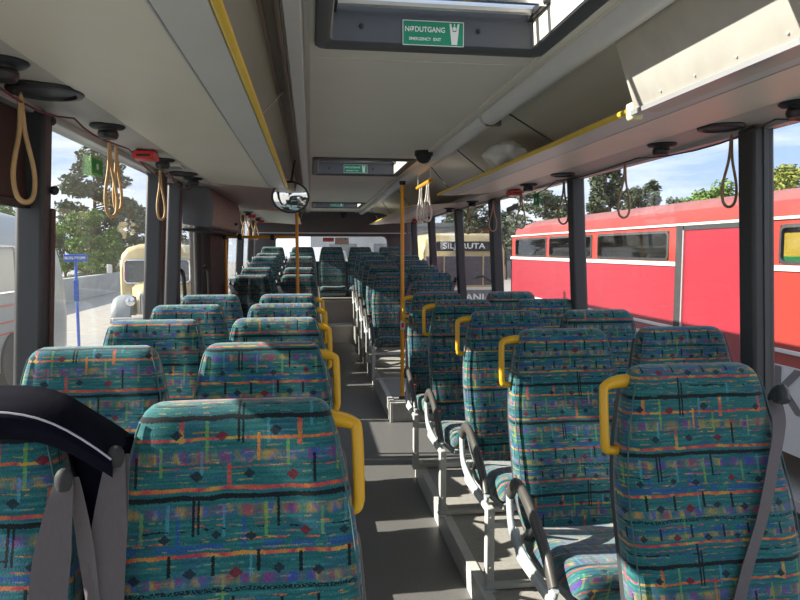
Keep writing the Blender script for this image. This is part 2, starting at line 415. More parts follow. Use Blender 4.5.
# side walls below windows
SILL = .54  # unseen sill set low so sun strips reach across the aisle
struct('wall_left', MB().prism([(lx(-.05)-.05, -.06), (lx(-.05), -.06), (lx(SILL)+.0, SILL), (lx(SILL)-.05, SILL)], YF, 4.562)
       .prism([(lx(-.05)-.05, -.06), (lx(-.05), -.06), (lx(SILL), SILL), (lx(SILL)-.05, SILL)], 6.95, YB), M['wall'])
struct('wall_right', MB().prism([(rx(-.05)+.05, -.06), (rx(-.05), -.06), (rx(SILL), SILL), (rx(SILL)+.05, SILL)], YF, YB), M['wall'])
struct('trim_sill_left', MB().box((lx(SILL)-.05, YF, SILL), (lx(SILL)+.03, 4.45, SILL+.02)).box((lx(SILL)-.05, 7.0, SILL), (lx(SILL)+.03, YB, SILL+.02)), M['dark'], .004)
struct('trim_sill_right', MB().box((rx(SILL)-.03, YF, SILL), (rx(SILL)+.05, YB, SILL+.02)), M['dark'], .004)
# cantrail outer skins above the windows
struct('trim_cantrail_left', MB().prism([(-.90, 1.955), (-.98, 1.955), (-.97, 2.12), (-.72, 2.24), (-.72, 2.16)], YF, YB), M['cove'])
struct('trim_cantrail_right', MB().prism([(1.66, 1.955), (1.74, 1.955), (1.73, 2.12), (1.48, 2.24), (1.48, 2.16)], YF, YB), M['cove'])
# rear wall with window
rw = MB()
rw.box((-1.0, 11.30, -.06), (1.80, 11.38, 1.30)).box((-1.0, 11.30, 1.74), (1.80, 11.38, 2.24))
rw.box((-1.0, 11.30, 1.30), (-.62, 11.38, 1.74)).box((1.36, 11.30, 1.30), (1.80, 11.38, 1.74))
struct('wall_rear', rw, M['rear'])
fr = MB()
def rrect(x0, x1, z0, z1, r, y, n=6):
    pts = []
    for (cx, cz, a0) in ((x1-r, z1-r, 0), (x0+r, z1-r, 90), (x0+r, z0+r, 180), (x1-r, z0+r, 270)):
        for k in range(n+1):
            a = R(a0 + 90*k/n); pts.append((cx + r*math.cos(a), y, cz + r*math.sin(a)))
    return pts
o_ = rrect(-.66, 1.40, 1.24, 1.79, .02, 11.29); i_ = rrect(-.60, 1.34, 1.30, 1.735, .09, 11.29)
i2 = [(p[0], 11.37, p[2]) for p in i_]
fr.loft([o_, i_, i2], cap=False)
struct('trim_rear_window', fr, M['rear'])
struct('trim_rear_ledge', MB().box((-.90, 11.14, 1.785), (1.66, 11.31, 1.81)), M['alu'], .004)
struct('trim_rear_valance', MB().prism([(11.14, 1.80), (11.30, 1.80), (11.30, 2.17), (11.02, 2.17), (11.10, 2.10)], -.92, 1.68, 'x'), M['rear'])
struct('window_rear', MB().box((-.62, 11.335, 1.28), (1.36, 11.34, 1.76)), M['glass'], 0, 0)
# front end behind the camera, below the windscreen
struct('wall_front', MB().box((-1.0, YF-.06, -.06), (1.80, YF, .85)).box((-1.0, YF-.06, 2.0), (1.80, YF, 2.24)), M['dark'])
struct('window_front', MB().box((-.95, YF-.04, .85), (1.75, YF-.035, 2.0)), M['glass'], 0, 0)

# ceiling with three roof hatch openings
HX0, HX1 = .045, .735
HY = [(1.22, 2.055), (4.63, 5.53), (8.90, 9.85)]
cl = MB()
x0, x1 = -.16, .98
ys = [YF] + [q for p in HY for q in p] + [YB - .05]
for i in range(len(ys)-1):
    if i % 2 == 0: cl.box((x0, ys[i], ZC), (x1, ys[i+1], ZC+.03))
    else:
        cl.box((x0, ys[i], ZC), (HX0, ys[i+1], ZC+.03)); cl.box((HX1, ys[i], ZC), (x1, ys[i+1], ZC+.03))
struct('ceiling', cl, M['ceil'])
# sloped ceiling sides and outer roof skin
def skin(profile, t=.012):
    return profile + [(p[0], p[1] + t) for p in reversed(profile)]
struct('ceiling_side_right', MB().prism(skin([(.979, 2.151), (1.22, 2.13), (1.42, 2.06), (1.55, 2.0), (1.66, 1.975)]), YF, YB - .05), M['ceil'])
struct('ceiling_side_left', MB().prism(skin([(-.159, 2.151), (-.44, 2.13), (-.64, 2.06), (-.77, 2.0), (-.90, 1.975)]), YF, YB - .05), M['ceil'])
# transverse ceiling seams (thin cover strips)
sm = MB()
for y in (2.24, 4.40, 5.72, 8.6): sm.box((-.0, y, 2.1485), (.76, y+.006, 2.1502))
struct('trim_ceiling_seams', sm, M['lip'])
# light channel on the right, rails on the left
struct('trim_rail_right', MB().prism([(.765, 2.15), (.765, 2.138), (.785, 2.135), (.79, 2.15)], YF, 11.05).prism([(.795, 2.15), (.797, 2.142), (.812, 2.142), (.814, 2.15)], YF, 11.05), M['ceil'])
def arc(cx, cz, r, a0, a1, n=8): return [(cx + r*math.cos(R(a0+(a1-a0)*k/n)), cz + r*math.sin(R(a0+(a1-a0)*k/n))) for k in range(n+1)]
def lightchannel(y0, y1):
    return MB().prism([(.815, 2.15)] + arc(.865, 2.148, .048, 180, 360) + [(.915, 2.15)], y0, y1)
o = lightchannel(YF, 3.05).build('light_channel', M['track']); tag(o, 'white rounded light cover on the right of the ceiling, nearest length beside the big hatch', 'light cover', 'ceiling light covers')
o = lightchannel(3.09, 7.2).build('light_channel', M['track']); tag(o, 'white rounded light cover on the ceiling, middle length above the yellow pole', 'light cover', 'ceiling light covers')
o = lightchannel(7.24, 11.0).build('light_channel', M['track']); tag(o, 'white rounded light cover on the ceiling, far length by the rear wall', 'light cover', 'ceiling light covers')
o = MB().box((.85, 3.055, 2.10), (.92, 3.085, 2.13)).build('channel_joint', M['brown']); tag(o, 'small dark clip joining the light tube covers on the right of the ceiling', 'clip')
struct('trim_rail_left', MB().prism([(-.070, 2.15), (-.066, 2.135), (-.020, 2.135), (-.016, 2.15)], YF, 11.05), M['track'], .002)
struct('trim_rail_left_pink', MB().prism([(-.012, 2.15), (-.012, 2.143), (.004, 2.143), (.004, 2.15)], YF, 11.05), M['cove'])
struct('trim_channel_brown', MB().prism([(-.13, 2.15), (-.128, 2.12), (-.118, 2.12), (-.116, 2.138), (-.088, 2.138), (-.086, 2.12), (-.076, 2.12), (-.074, 2.15)], YF, 11.05), M['brown'])

# cove between rack and windows
struct('ceiling_cove_left', MB().prism([(-.655, 1.955), (-.72, 1.955), (-.90, 1.972), (-.90, 1.99), (-.655, 1.99)], YF, 11.0), M['cove'])
struct('ceiling_cove_right', MB().prism([(1.42, 1.955), (1.50, 1.955), (1.66, 1.965), (1.66, 1.985), (1.42, 1.985)], YF, 11.0), M['cove'])
struct('trim_window_top_left', MB().box((-.925, YF, 1.945), (-.885, 11.0, 1.972)), M['alu'], .003)
struct('trim_window_top_right', MB().box((1.655, YF, 1.945), (1.68, 11.0, 1.966)), M['alu'], .003)

# pillars
def pillar_l(n, y0, y1, mat, d=.085, top=1.955):
    struct('trim_pillar_left_%d' % n, MB().prism([(lx(SILL)-.03, SILL), (lx(SILL)+d, SILL), (lx(top)+d, top), (lx(top)-.03, top)], y0, y1), mat, .012)
for n, (a, b) in enumerate([(2.26, 2.335), (3.93, 4.03), (4.49, 4.56), (7.0, 7.1), (8.6, 8.7), (10.1, 10.2)]): pillar_l(n+1, a, b, M['pillar'], .06)
struct('trim_pillar_left_cover', MB().prism([(lx(SILL)+.02, SILL), (lx(SILL)+.07, SILL), (lx(1.64)+.07, 1.64), (lx(1.64)+.02, 1.64)], 2.318, 2.347), M['pillarb'], .006)
struct('trim_pillar_left_cover_2', MB().prism([(lx(SILL)+.0, SILL), (lx(SILL)+.062, SILL), (lx(1.94)+.062, 1.94), (lx(1.94)+.0, 1.94)], 4.032, 4.065), M['pillarb'], .004)
for n, (a, b) in enumerate([(2.19, 2.28), (3.85, 3.93), (5.64, 5.76), (7.08, 7.18), (8.72, 8.84), (10.25, 10.35)]):
    struct('trim_pillar_right_%d' % (n+1), MB().prism([(rx(SILL)+.03, SILL), (rx(SILL)-.06, SILL), (rx(1.955)-.06, 1.955), (rx(1.955)+.03, 1.955)], a, b), M['pillar'], .012)
struct('trim_pillar_right_sash', MB().prism([(rx(SILL)-.0, SILL), (rx(SILL)-.02, SILL), (rx(1.955)-.02, 1.955), (rx(1.955)-.0, 1.955)], 2.185, 2.189), M['dark'], .004)
# window panes
def pane(n, side, y0, y1):
    f = lx if side == 'l' else rx; s = -1 if side == 'l' else 1
    struct('window_%d' % n, MB().prism([(f(SILL)+.012*s, SILL), (f(1.96)+.012*s, 1.96), (f(1.96)+.016*s, 1.96), (f(SILL)+.016*s, SILL)], y0, y1), M['glass'], 0, 0)
for i, (a, b) in enumerate([(YF, 2.28), (2.33, 3.94), (4.02, 4.50), (7.1, 8.6), (8.7, 10.1), (10.2, 11.3)]): pane(i+1, 'l', a, b)
for i, (a, b) in enumerate([(YF, 2.19), (2.29, 3.84), (3.94, 5.64), (5.76, 7.08), (7.18, 8.72), (8.84, 10.25), (10.35, 11.3)]): pane(i+8, 'r', a, b)
# top-hung sliding frame of the third left window and rail inside rear left windows
# middle door (two dark-framed glazed leaves)
def leaf(n, y0, y1, zb=.22):
    m = MB(); X0, X1 = -.985, -.945
    m.box((X0, y0, .02), (X1, y0+.07, 1.93)).box((X0, y1-.07, .02), (X1, y1, 1.93)).box((X0, y0+.07, .02), (X1, y1-.07, zb)).box((X0, y0+.07, 1.84), (X1, y1-.07, 1.93))
    o = struct('door_%d' % n, m, M['rubber'], .01)
    g = MB().box((-.967, y0+.07, zb), (-.963, y1-.07, 1.84)).build('door_glass', M['glass'], o, smooth=0)
    MB().tube(smooth_path([(-.94, y0+.12, .75), (-.90, y0+.12, .80), (-.90, y0+.12, 1.3), (-.94, y0+.12, 1.35)], 4), .014).build('door_handle', M['black'], o)
leaf(1, 4.62, 5.70, .78); leaf(2, 5.72, 6.90, .95)  # solid lower parts raised to keep sun off the aisle floor
struct('trim_door_post_near', MB().box((-1.06, 4.562, -.05), (-.90, 4.61, 1.95)), M['pillarb'], .006)
struct('trim_door_post_far', MB().box((-1.06, 5.86, -.05), (-.88, 6.98, 1.95)), M['blind'], .006)
for z in (1.70, 1.93):
    o = MB().lathe([(.001, 0), (.012, .004), (.016, .012), (.012, .022), (.001, .026)], (-.855, 2.31, z), 'y', 12).build('pillar_knob', M['black'], None); tag(o, 'small black knob on the nearest left pillar, %s of two' % ('lower' if z < 1.8 else 'upper'), 'knob', 'knobs on the nearest left pillar')
# roller blind in front of the first left pillar
b = thing('roller_blind', 'dark brown roller blind half pulled down over the nearest left window', 'blind', (-.93, .9, 1.5))
bb = MB()
bb.box((.0, -1.2, .16), (.012, 1.365, .45)); bb.build('blind_cloth', M['blind'], b)
MB().box((-.005, -1.2, .135), (.022, 1.365, .162)).build('bottom_bar', M['black'], b, .004)

# ------------------------------------------------------------------ roof hatches
def icon(parent, mat, x, z, s):
    """white raised-arms figure on the exit plate (plate plane faces -Y)"""
    m = MB()
    def q(pts): m.prism([(x+a*s, z+b*s) for a, b in pts], -.0022, -.0012)
    q([(-.5, 1), (-.32, 1), (-.18, .25), (.18, .25), (.32, 1), (.5, 1), (.28, -1), (-.28, -1)])
    m.build('pictogram_body', mat, parent, smooth=0)
    h = MB(); h.prism([(x + .2*s*math.cos(a*PI/6), z + (.52 + .2*math.sin(a*PI/6))*s) for a in range(12)], -.0032, -.0023)
    h.prism([(x-.045*s, z+.75*s), (x+.045*s, z+.75*s), (x+.045*s, z+1.0*s), (x-.045*s, z+1.0*s)], -.0032, -.0023)
    h.build('pictogram_head', M['white'], parent, smooth=0)
def hatch(y0, y1, lab):
    t = thing('roof_hatch', lab, 'roof hatch', ((HX0+HX1)/2, (y0+y1)/2, ZC), 0, 'roof escape hatches')
    w, d = (HX1-HX0)/2, (y1-y0)/2
    def rr(x, y, r, z, n=4):
        pts = []
        for (cx, cy, a0) in ((x-r, y-r, 0), (-x+r, y-r, 90), (-x+r, -y+r, 180), (x-r, -y+r, 270)):
            for k in range(n+1):
                a = R(a0+90*k/n); pts.append((cx+r*math.cos(a), cy+r*math.sin(a), z))
        return pts
    m = MB(); m.loft([rr(w+.026, d+.045, .03, .0), rr(w+.026, d+.045, .03, -.010), rr(w+.020, d+.038, .03, -.016), rr(w-.005, d-.005, .015, -.016), rr(w-.02, d-.02, .015, -.006), rr(w-.02, d-.02, .015, .105), rr(w+.02, d+.02, .015, .105), rr(w+.02, d+.02, .02, .0)], cap=False)
    m.build('collar', M['hatch'], t)
    for sx in (-1, 1): MB().box((min(sx*(w-.021), sx*(w-.024)), -d+.03, -.002), (max(sx*(w-.021), sx*(w-.024)), d-.03, .103)).build('side_lining', M['cream'], t)
    m = MB(); m.box((-w-.03, -d-.03, .125), (w+.03, d+.03, .131)); m.build('glass_lid', M['hglass'], t, smooth=0)
    m = MB()
    for (a, b_, c, e_) in ((-w-.03, -w+.02, -d-.03, d+.03), (w-.02, w+.03, -d-.03, d+.03), (-w+.02, w-.02, d-.02, d+.03), (-w+.02, w-.02, -d-.03, -d+.02)):
        m.box((a, c, .106), (b_, e_, .125))
    m.build('lid_rim', M['alu'], t)
    m = MB()
    m.tube([(-w+.03, d-.16, .088), (w-.03, d-.16, .088)], .012); m.build('release_bar', M['chrome'], t)
    m = MB().tube([(-w+.03, d-.06, .098), (w-.03, d-.06, .098)], .014); m.build('hinge_bar', M['alu'], t)
    for sx in (-1, 1): MB().box((sx*(w-.03)-.012, d-.18, .078), (sx*(w-.03)+.012, d-.02, .104)).build('hinge_bracket', M['black'], t, .003)
    for x in (-.228, .1425): MB().lathe([(.008, -.002), (.008, -.004), (.004, -.008), (.001, -.009)], (x, d-.0195, .04), 'y', 10).build('rivet', M['rubber'], t)
    return t
H1 = hatch(HY[0][0], HY[0][1], 'large dark framed roof escape hatch nearest the camera, open to the sky')
H2 = hatch(HY[1][0], HY[1][1], 'middle roof escape hatch with dark frame, second from the camera')
H3 = hatch(HY[2][0], HY[2][1], 'farthest roof escape hatch near the rear wall')
def exit_sign(x, y, z, w, h, lab):
    s = thing('emergency_exit_sign', lab, 'sign', (x, y, z), 0, 'emergency exit signs on the roof hatches')
    MB().box((-w/2, -.001, -h/2), (w/2, .0005, h/2)).build('plate', M['green'], s, smooth=0)
    m = MB(); t_ = .0022
    for a, b_, c, d in ((-w/2, w/2, h/2-t_, h/2), (-w/2, w/2, -h/2, -h/2+t_), (-w/2, -w/2+t_, -h/2, h/2), (w/2-t_, w/2, -h/2, h/2)):
        m.box((a, -.0022, c), (b_, -.0011, d))
    m.build('border', M['white'], s, smooth=0)
    text('lettering', 'NØDUTGANG', h*.29, M['white'], s, (-w*.135, -.0015, h*.14), (PI/2, 0, 0), .0006, bold=.0004*h/.09, sx=w/h*.345)
    text('lettering', 'EMERGENCY  EXIT', h*.165, M['white'], s, (-w*.135, -.0015, -h*.24), (PI/2, 0, 0), .0006, bold=.0003*h/.09, sx=w/h*.38)
    icon(s, M['white'], w*.345, 0, h*.42)
yy = HY[0][1] - .021 - .001
exit_sign(.388, HY[0][1]-.0235, ZC+.026, .195, .076, 'green NØDUTGANG emergency exit plate with white figure on the nearest roof hatch')
exit_sign(.385, HY[1][1]-.0235, ZC+.038, .20, .072, 'green NØDUTGANG plate on the middle roof hatch')
exit_sign(.40, HY[2][1]-.0235, ZC+.045, .20, .070, 'green NØDUTGANG plate on the farthest roof hatch')

# ------------------------------------------------------------------ luggage racks
def rack(side, y0, y1, lab, rods, box=None):
    t = thing('luggage_rack', lab, 'luggage rack', (0, (y0+y1)/2, 1.9), 0, 'overhead luggage racks')
    yc = (y0+y1)/2; a, b_ = y0-yc, y1-yc
    if side == 'l': tx, sx_, bx = -.157, -.270, -.655; s = -1
    else: tx, sx_, bx = .985, 1.105, 1.42; s = 1
    zt, zs, zb = .03, .022, .05
    MB().prism([(sx_, zs), (bx, zb), (bx, zb+.015), (sx_, zs+.015)], a, b_).build('bottom_panel', M['cream'], t, .002)
    MB().prism([(tx+.012*s, zt-.006), (sx_-.002*s, zs-.001), (sx_-.002*s, zs+.013), (tx+.012*s, zt+.012)], a, b_).build('front_lip', M['lip'], t, .002)
    MB().box((sx_-.002, a, zs-.002), (sx_+.002, b_, zs+.001)).build('seam_strip', M['alu'], t)
    ra = a if box is None else box - yc
    n = 10
    MB().tube([(tx, ra + (b_-ra)*k/n, zt+.004*math.sin(k*2.2)*.3) for k in range(n+1)], .0105, 10).build('grab_rail', M['yellow2'] if side == 'r' else M['yellow2'], t)
    m = MB()
    m.prism([(tx+.02*s, zt+.01), (sx_, zs+.016), (bx, zb+.016), (bx, .20), (bx+.0, .10), (tx+.10*s, .05)], b_-.012, b_)
    m.build('end_cap', M['cream'], t)
    for (ya, yb) in rods:
        cx = -.10 if side == 'l' else .935
        MB().cyl((tx+.004*s, ya-yc, zt+.01), (cx, yb-yc, .248), .0035, n=6).build('support_rod', M['alu'] if side == 'l' else M['rubber'], t)
    return t
rack('l', YF, 4.50, 'cream luggage rack with yellow rail over the nearest left seats', [(2.2, 2.7)])
rack('l', 7.35, 10.75, 'far left luggage rack beyond the door, near the rear wall', [(8.2, 8.7), (10.0, 10.4)])
rack('r', YF, 4.93, 'long luggage rack with yellow rail over the near right windows', [(2.55, 3.0), (3.6, 4.1), (4.55, 4.98)], box=1.92)
rack('r', 6.2, 10.75, 'far right luggage rack beyond the yellow pole, near the rear wall', [(6.35, 6.9), (7.9, 8.5), (9.4, 10.0)])
# closed luggage box at the right front
M['box'] = pmat('cream_box_panel', (.60, .565, .49), .42, noise=.12, nscale=14)
bx_ = thing('luggage_box', 'cream closed luggage box with riveted lower edge at top right, sunlit', 'luggage box', (.95, .2, 1.9))
m = MB(); m.prism([(.035, .03), (.045, .022), (.16, .022), (.16, .235), (-.035, .235), (-.035, .225)], YF-.2+.01, 1.68)
m.build('body', M['box'], bx_, .004)
MB().prism([(.028, .012), (.05, .012), (.05, .024), (.034, .03), (.028, .026)], YF-.2+.01, 1.69).build('edge_strip', M['alu'], bx_)
for k in range(11):
    MB().lathe([(.0038, .004), (.0038, .001), (.002, -.001), (.0005, -.0015)], (.026, -.1+k*.162, .045), 'x', 8).build('rivet', M['nosing'], bx_)
MB().lathe([(.012, 0), (.012, .01), (.008, .013), (.001, .014)], (0, 0, 0), 'x', 12).build('lock', M['chrome'], bx_).location = (-.035, .95, .19)
o = MB().box((.98, 1.885, 1.90), (1.02, 1.93, 1.955)).build('rail_end_cap', M['cap'], None, .008); tag(o, 'pale plastic cap where the right yellow rail meets the luggage box', 'cap')

# plastic bag on the right rack
def blobmesh(c, r, seed, n=18, mm=26, amp=.25):
    rnd = random.Random(seed); ph = [rnd.uniform(0, 6.28) for _ in range(12)]; secs = []
    for i in range(n+1):
        th = PI*i/n; ring = []
        for j in range(mm):
            a = 2*PI*j/mm
            k = 1 + amp*(.5*math.sin(3*a+ph[0]+2*th) + .35*math.sin(5*a+ph[1]-3*th) + .3*math.sin(9*a+ph[2]+5*th) + .25*math.sin(7*th+ph[3]+2*a))
            ring.append((c[0]+r[0]*k*math.sin(th)*math.cos(a), c[1]+r[1]*k*math.sin(th)*math.sin(a), c[2]-r[2]*math.cos(th)*(1+.3*(k-1))))
        secs.append(ring)
    return MB().loft(secs)
o = blobmesh((1.07, 3.50, 2.022), (.095, .19, .072), 3).build('plastic_bag', M['bag'], smooth=80)
tag(o, 'crumpled white plastic bag lying on the right luggage rack', 'bag')

# ------------------------------------------------------------------ overhead compartment above the door, mirror, poles
t = thing('overhead_compartment', 'grey compartment with brown laminate front hanging above the middle door', 'cabinet', (-.80, 5.75, 1.8))
for (ya_, yb_) in ((-.92, -.90), (.86, .88)):
    MB().prism([(-.12, -.11), (.06, -.14), (.09, -.12), (.105, .02), (.09, .13), (.06, .165), (-.12, .165)], ya_, yb_).build('end_panel', M['greybox'], t, .004)
MB().prism([(-.12, -.105), (.058, -.135), (.085, -.118), (.10, .02), (.085, .128), (.058, .16), (-.12, .16)], -.90, .86).build('front_panel', M['wood'], t)
MB().box((-.12, -.93, -.16), (.07, .86, -.14)).build('bottom_rail', M['rubber'], t, .004)
MB().lathe([(.012, 0), (.012, .02), (.005, .03)], (.095, .45, -.06), 'x', 10).build('latch', M['black'], t)
o = MB().prism([(-.74, 1.954), (-.60, 1.93), (-.16, 1.985), (-.16, 2.0), (-.60, 1.95), (-.74, 1.975)], 4.51, 7.1).build('door_zone_panel', M['pinkpanel'], smooth=20)
tag(o, 'pinkish brown ceiling panel above the middle door area', 'panel')

mr = thing('interior_mirror', 'oval convex mirror in black rim hanging from the left ceiling rail', 'mirror', (-.135, 4.50, 1.862), 0)
mp_ = bpy.data.objects.new('mirror_pivot', None)
prof = [(.001, -.030), (.05, -.026), (.09, -.014), (.122, .0)]
g = MB().lathe(prof, (0, 0, 0), 'y', 36, (1, .84)).build('mirror_glass', M['mirror'], mr, smooth=80)
rim = MB().tube([(.125*math.cos(2*PI*k/40), .0, .105*math.sin(2*PI*k/40)) for k in range(40)], .007, 8, closed=True).build('rim', M['black'], mr, smooth=80)
bk = MB().lathe([(.12, .004), (.09, .025), (.04, .035), (.001, .036)], (0, 0, 0), 'y', 30, (1, .84)).build('mirror_back', M['black'], mr)
for q in (g, rim, bk): q.rotation_euler = (R(12), 0, R(-8))
MB().tube(smooth_path([(0, .03, .09), (.01, .04, .12), (.02, .10, .20), (.03, .16, .27)], 4), .008).build('bracket', M['rubber'], mr)

def pole(name, lab, x, y, z0, z1, parent=None):
    t = thing(name, lab, 'grab pole', (x, y, z0))
    MB().cyl((0, 0, 0.01), (0, 0, z1-z0-.03), .0165, n=14).build('tube', M['pole'], t)
    MB().lathe([(.032, 0), (.032, .008), (.02, .014), (.018, .02)], (0, 0, 0), 'z', 14).build('floor_flange', M['dark'], t)
    MB().lathe([(.018, -.035), (.026, -.03), (.028, 0)], (0, 0, z1-z0), 'z', 14).build('top_socket', M['black'], t)
    return t
p = pole('grab_pole', 'tall yellow grab pole standing at the right of the aisle', .80, 5.60, .176, 2.10)
MB().box((-.022, -.024, .62), (.022, -.014, .70)).build('stop_button_housing', M['nosing'], p, .004)
MB().box((-.012, -.029, .64), (.012, -.023, .68)).build('stop_button', M['red'], p, .003)
gf = thing('guard_partition', 'dark guard panel in yellow tube frame right of the tall aisle pole', 'partition', (1.2, 5.62, .176))
m = MB(); m.tube([(-.385, 0, .735), (.42, 0, .735)], .014).tube([(-.385, 0, .525), (.42, 0, .525)], .011); m.build('frame_tube', M['pole'], gf)
MB().box((-.37, -.006, .04), (.44, .006, .71)).build('guard_panel', M['greybox'], gf)
p = pole('grab_pole', 'yellow grab pole left of the aisle, below the oval mirror', -.135, 6.55, .15, 2.13)
p = pole('grab_pole', 'dull orange grab pole beside the middle door by the left wall', -.845, 6.62, .15, 1.64)
hb = thing('grab_bar', 'horizontal yellow grab bar between the two left poles', 'grab bar', (-.49, 6.58, 1.63))
MB().cyl((-.34, .03, 0), (.34, -.03, 0), .0145, n=12).build('tube', M['pole'], hb)
for x in (-.21, .11): MB().cyl((x-.02, 0, -.0), (x+.02, 0, 0), .030, n=14).build('clamp', M['black'], hb)
gp = thing('glass_partition', 'tinted glass screen below the yellow bar in front of the rear left seats', 'partition', (-.49, 6.70, .16))
MB().box((-.33, 0, .10), (.33, .006, 1.05)).build('glass_pane', M['glassd'], gp, smooth=0)
MB().box((-.35, -.005, .04), (.35, .012, .10)).build('lower_rail', M['greybox'], gp, .004)

# bar with hanging straps by the right pole
sb = thing('strap_bar', 'short yellow bar holding cream hand straps left of the right rack', 'grab bar', (.865, 4.88, 2.0))
MB().cyl((0, -.30, 0), (0, .30, 0), .016, n=12).build('tube', M['pole'], sb)
for y in (-.27, .27): MB().cyl((0, y, .01), (0, y, .105), .006, n=8).build('hanger', M['alu'], sb)
def strap(name, lab, x, y, z, L, w, mat, group, r=.0055, rz=0.0, cat='hand strap'):
    pts = [(0, 0, 0), (w*.12, 0, -.10*L/.3), (w*.42, 0, -.62*L), (w*.5, 0, -.80*L), (w*.36, 0, -.95*L), (0, 0, -L),
           (-w*.36, 0, -.95*L), (-w*.5, 0, -.80*L), (-w*.42, 0, -.62*L), (-w*.12, 0, -.10*L/.3)]
    o = MB().tube(smooth_path(pts, 4, True), r, 6, closed=True, ry=r*1.6).build(name, mat, smooth=80)
    o.location = (x, y, z); o.rotation_euler = (0, 0, rz)
    return tag(o, lab, cat, group)
for i, (y, dr) in enumerate([(4.68, .3), (4.74, -.2), (4.98, .35), (5.05, .0)]):
    words = ['nearest', 'second nearest', 'third', 'farthest'][i]
    strap('hand_strap', 'cream looped hand strap on the short yellow bar, %s of four' % words, .865, y, 1.985, .27, .085, M['strapw'], 'hand straps on the short bar', rz=.7+dr, r=.005)
# cords with hanging loops along the windows
def cord(name, lab, X, z, ys, mat, sag=.05):
    pts = []
    for i in range(len(ys)-1):
        for k in range(6):
            f = k/6; pts.append((X + .01*math.sin(i*3.1+k), ys[i]+(ys[i+1]-ys[i])*f, z - sag*4*f*(1-f)*(.6+.4*math.sin(i*1.7))))
    pts.append((X, ys[-1], z))
    o = MB().tube(pts, .0035, 6).build(name, mat, smooth=80)
    return tag(o, lab, 'cord')
cord('pull_cord', 'dark red cord swagged along the tops of the left windows', -.80, 1.95, [-.5, .9, 1.55, 2.37, 3.05, 3.9, 4.6], M['rope'], .075)
cord('pull_cord', 'dark cord swagged along the tops of the right windows', 1.595, 1.95, [-.5, 1.0, 2.05, 3.0, 4.05, 5.2, 6.3, 7.5, 9.0, 10.6], M['ropeg'], .07)
LL = [(1.94, .30, .09, 'over the dark blind at far left'), (2.74, .30, .085, 'before the green window sticker, hanging in front of the pine'), (2.83, .27, .06, 'just behind the strap in front of the pine'), (3.62, .27, .085, 'beside the second left pillar')]
for (y, L, w, d) in LL:
    strap('hanging_loop', 'tan cord loop %s' % d, -.80, y + .02, 1.935, L, w*.85, M['strap'], 'tan loops hanging from the left cord', .005, 1.2)
for (y, d) in [(7.6, 'first'), (8.2, 'second'), (8.9, 'third'), (9.7, 'fourth')]:
    strap('hanging_loop', 'tan cord loop by the rear left windows, %s beyond the middle door' % d, -.80, y, 1.95, .30, .085, M['strap'], 'tan loops by the rear left windows', .005, .3)
for (y, d) in [(2.32, 'beside the nearest right pillar'), (3.17, 'over the middle of the red roof'), (3.98, 'beside the second right pillar'), (4.82, 'between green and grey stickers'), (5.60, 'in front of the third right pillar'), (6.5, 'above the cream bus destination board')]:
    strap('hanging_loop', 'thin brown cord loop at the right, %s' % d, 1.595, y*.985, 1.935, .27, .075, M['looptan'], 'loops hanging from the right cord', .004, .25)

# nozzles, speakers, hammers
def nozzle(x, y, z, lab):
    t = thing('air_nozzle', lab, 'air nozzle', (x, y, z), 0, 'black air nozzles in the side coves')
    MB().lathe([(.060, 0), (.062, -.006), (.055, -.012), (.034, -.016), (.030, -.022)], (0, 0, 0), 'z', 20).build('flange', M['black'], t)
    MB().lathe([(.030, -.016), (.036, -.026), (.036, -.036), (.030, -.048), (.014, -.050), (.001, -.046)], (0, .006, 0), 'z', 18).build('nozzle_ball', M['black'], t)
zl, zr = 1.957, 1.957
for (y, d) in [(1.70, 'beyond the frame corner at top left'), (2.52, 'between the round speaker and the red hammer'), (3.40, 'just behind the red hammer holder on the left'), (4.25, 'beside the grey compartment over the door'), (7.9, 'above the rear left windows, nearer one'), (9.3, 'above the rear left windows, farther one')]:
    nozzle(-.735, y, zl, 'black air nozzle in the left cove, %s' % d)
for (y, d) in [(1.83, 'at the right edge by the nearest pillar'), (2.62, 'above the left half of the nearest full window'), (4.33, 'near the red hammer holder'), (5.9, 'by the third pillar'), (6.9, 'by the fourth pillar')]:
    nozzle(1.505, y, zr, 'black air nozzle in the right cove, %s' % d)
def speaker(x, y, z, rxx, ryy, lab):
    t = thing('speaker', lab, 'speaker', (x, y, z), 0, 'round speakers set in the coves')
    MB().lathe([(.075, 0), (.1, 0), (.102, -.006), (.098, -.013), (.082, -.015), (.074, -.006)], (0, 0, 0), 'z', 32, (rxx, ryy)).build('ring', M['black'], t)
    MB().lathe([(.076, -.001), (.04, .004), (.001, .006)][::-1], (0, 0, -.006), 'z', 28, (rxx, ryy)).build('grille', M['dark'], t)
speaker(-.745, 1.99, 1.957, 1, 1, 'large round black speaker in the left cove at upper left')
speaker(-.745, 4.0, 1.957, .8, .9, 'small round black speaker in the left cove near the grey compartment')
speaker(1.505, 2.22, 1.957, .8, .8, 'round dark speaker in the right cove left of the nearest pillar')
speaker(1.505, 3.72, 1.957, .7, .8, 'small dark speaker in the right cove near the second pillar')
def hammer(x, y, z, lab, s=1):
    t = thing('emergency_hammer', lab, 'emergency hammer', (x, y, z), 0, 'red emergency hammers')
    MB().box((-.05*s, -.055, -.045), (.045*s, .055, -.008)).build('holder', M['red'], t, .006)
    MB().box((-.03, -.0565, -.034), (.03, -.05, -.024)).build('hammer_slot', M['black'], t)
    MB().box((-.04, -.03, -.01), (.04, .05, .0)).build('mount', M['black'], t)
hammer(-.745, 3.12, 1.957, 'red emergency hammer holder under the left cove by the near window')
hammer(-.74, 8.5, 1.957, 'small red hammer holder in the rear left cove, nearer of the two')
hammer(-.74, 10.0, 1.957, 'small red hammer holder in the rear left cove, farther of the two')
hammer(1.54, 4.75, 1.957, 'red emergency hammer holder under the right cove by the third pillar')
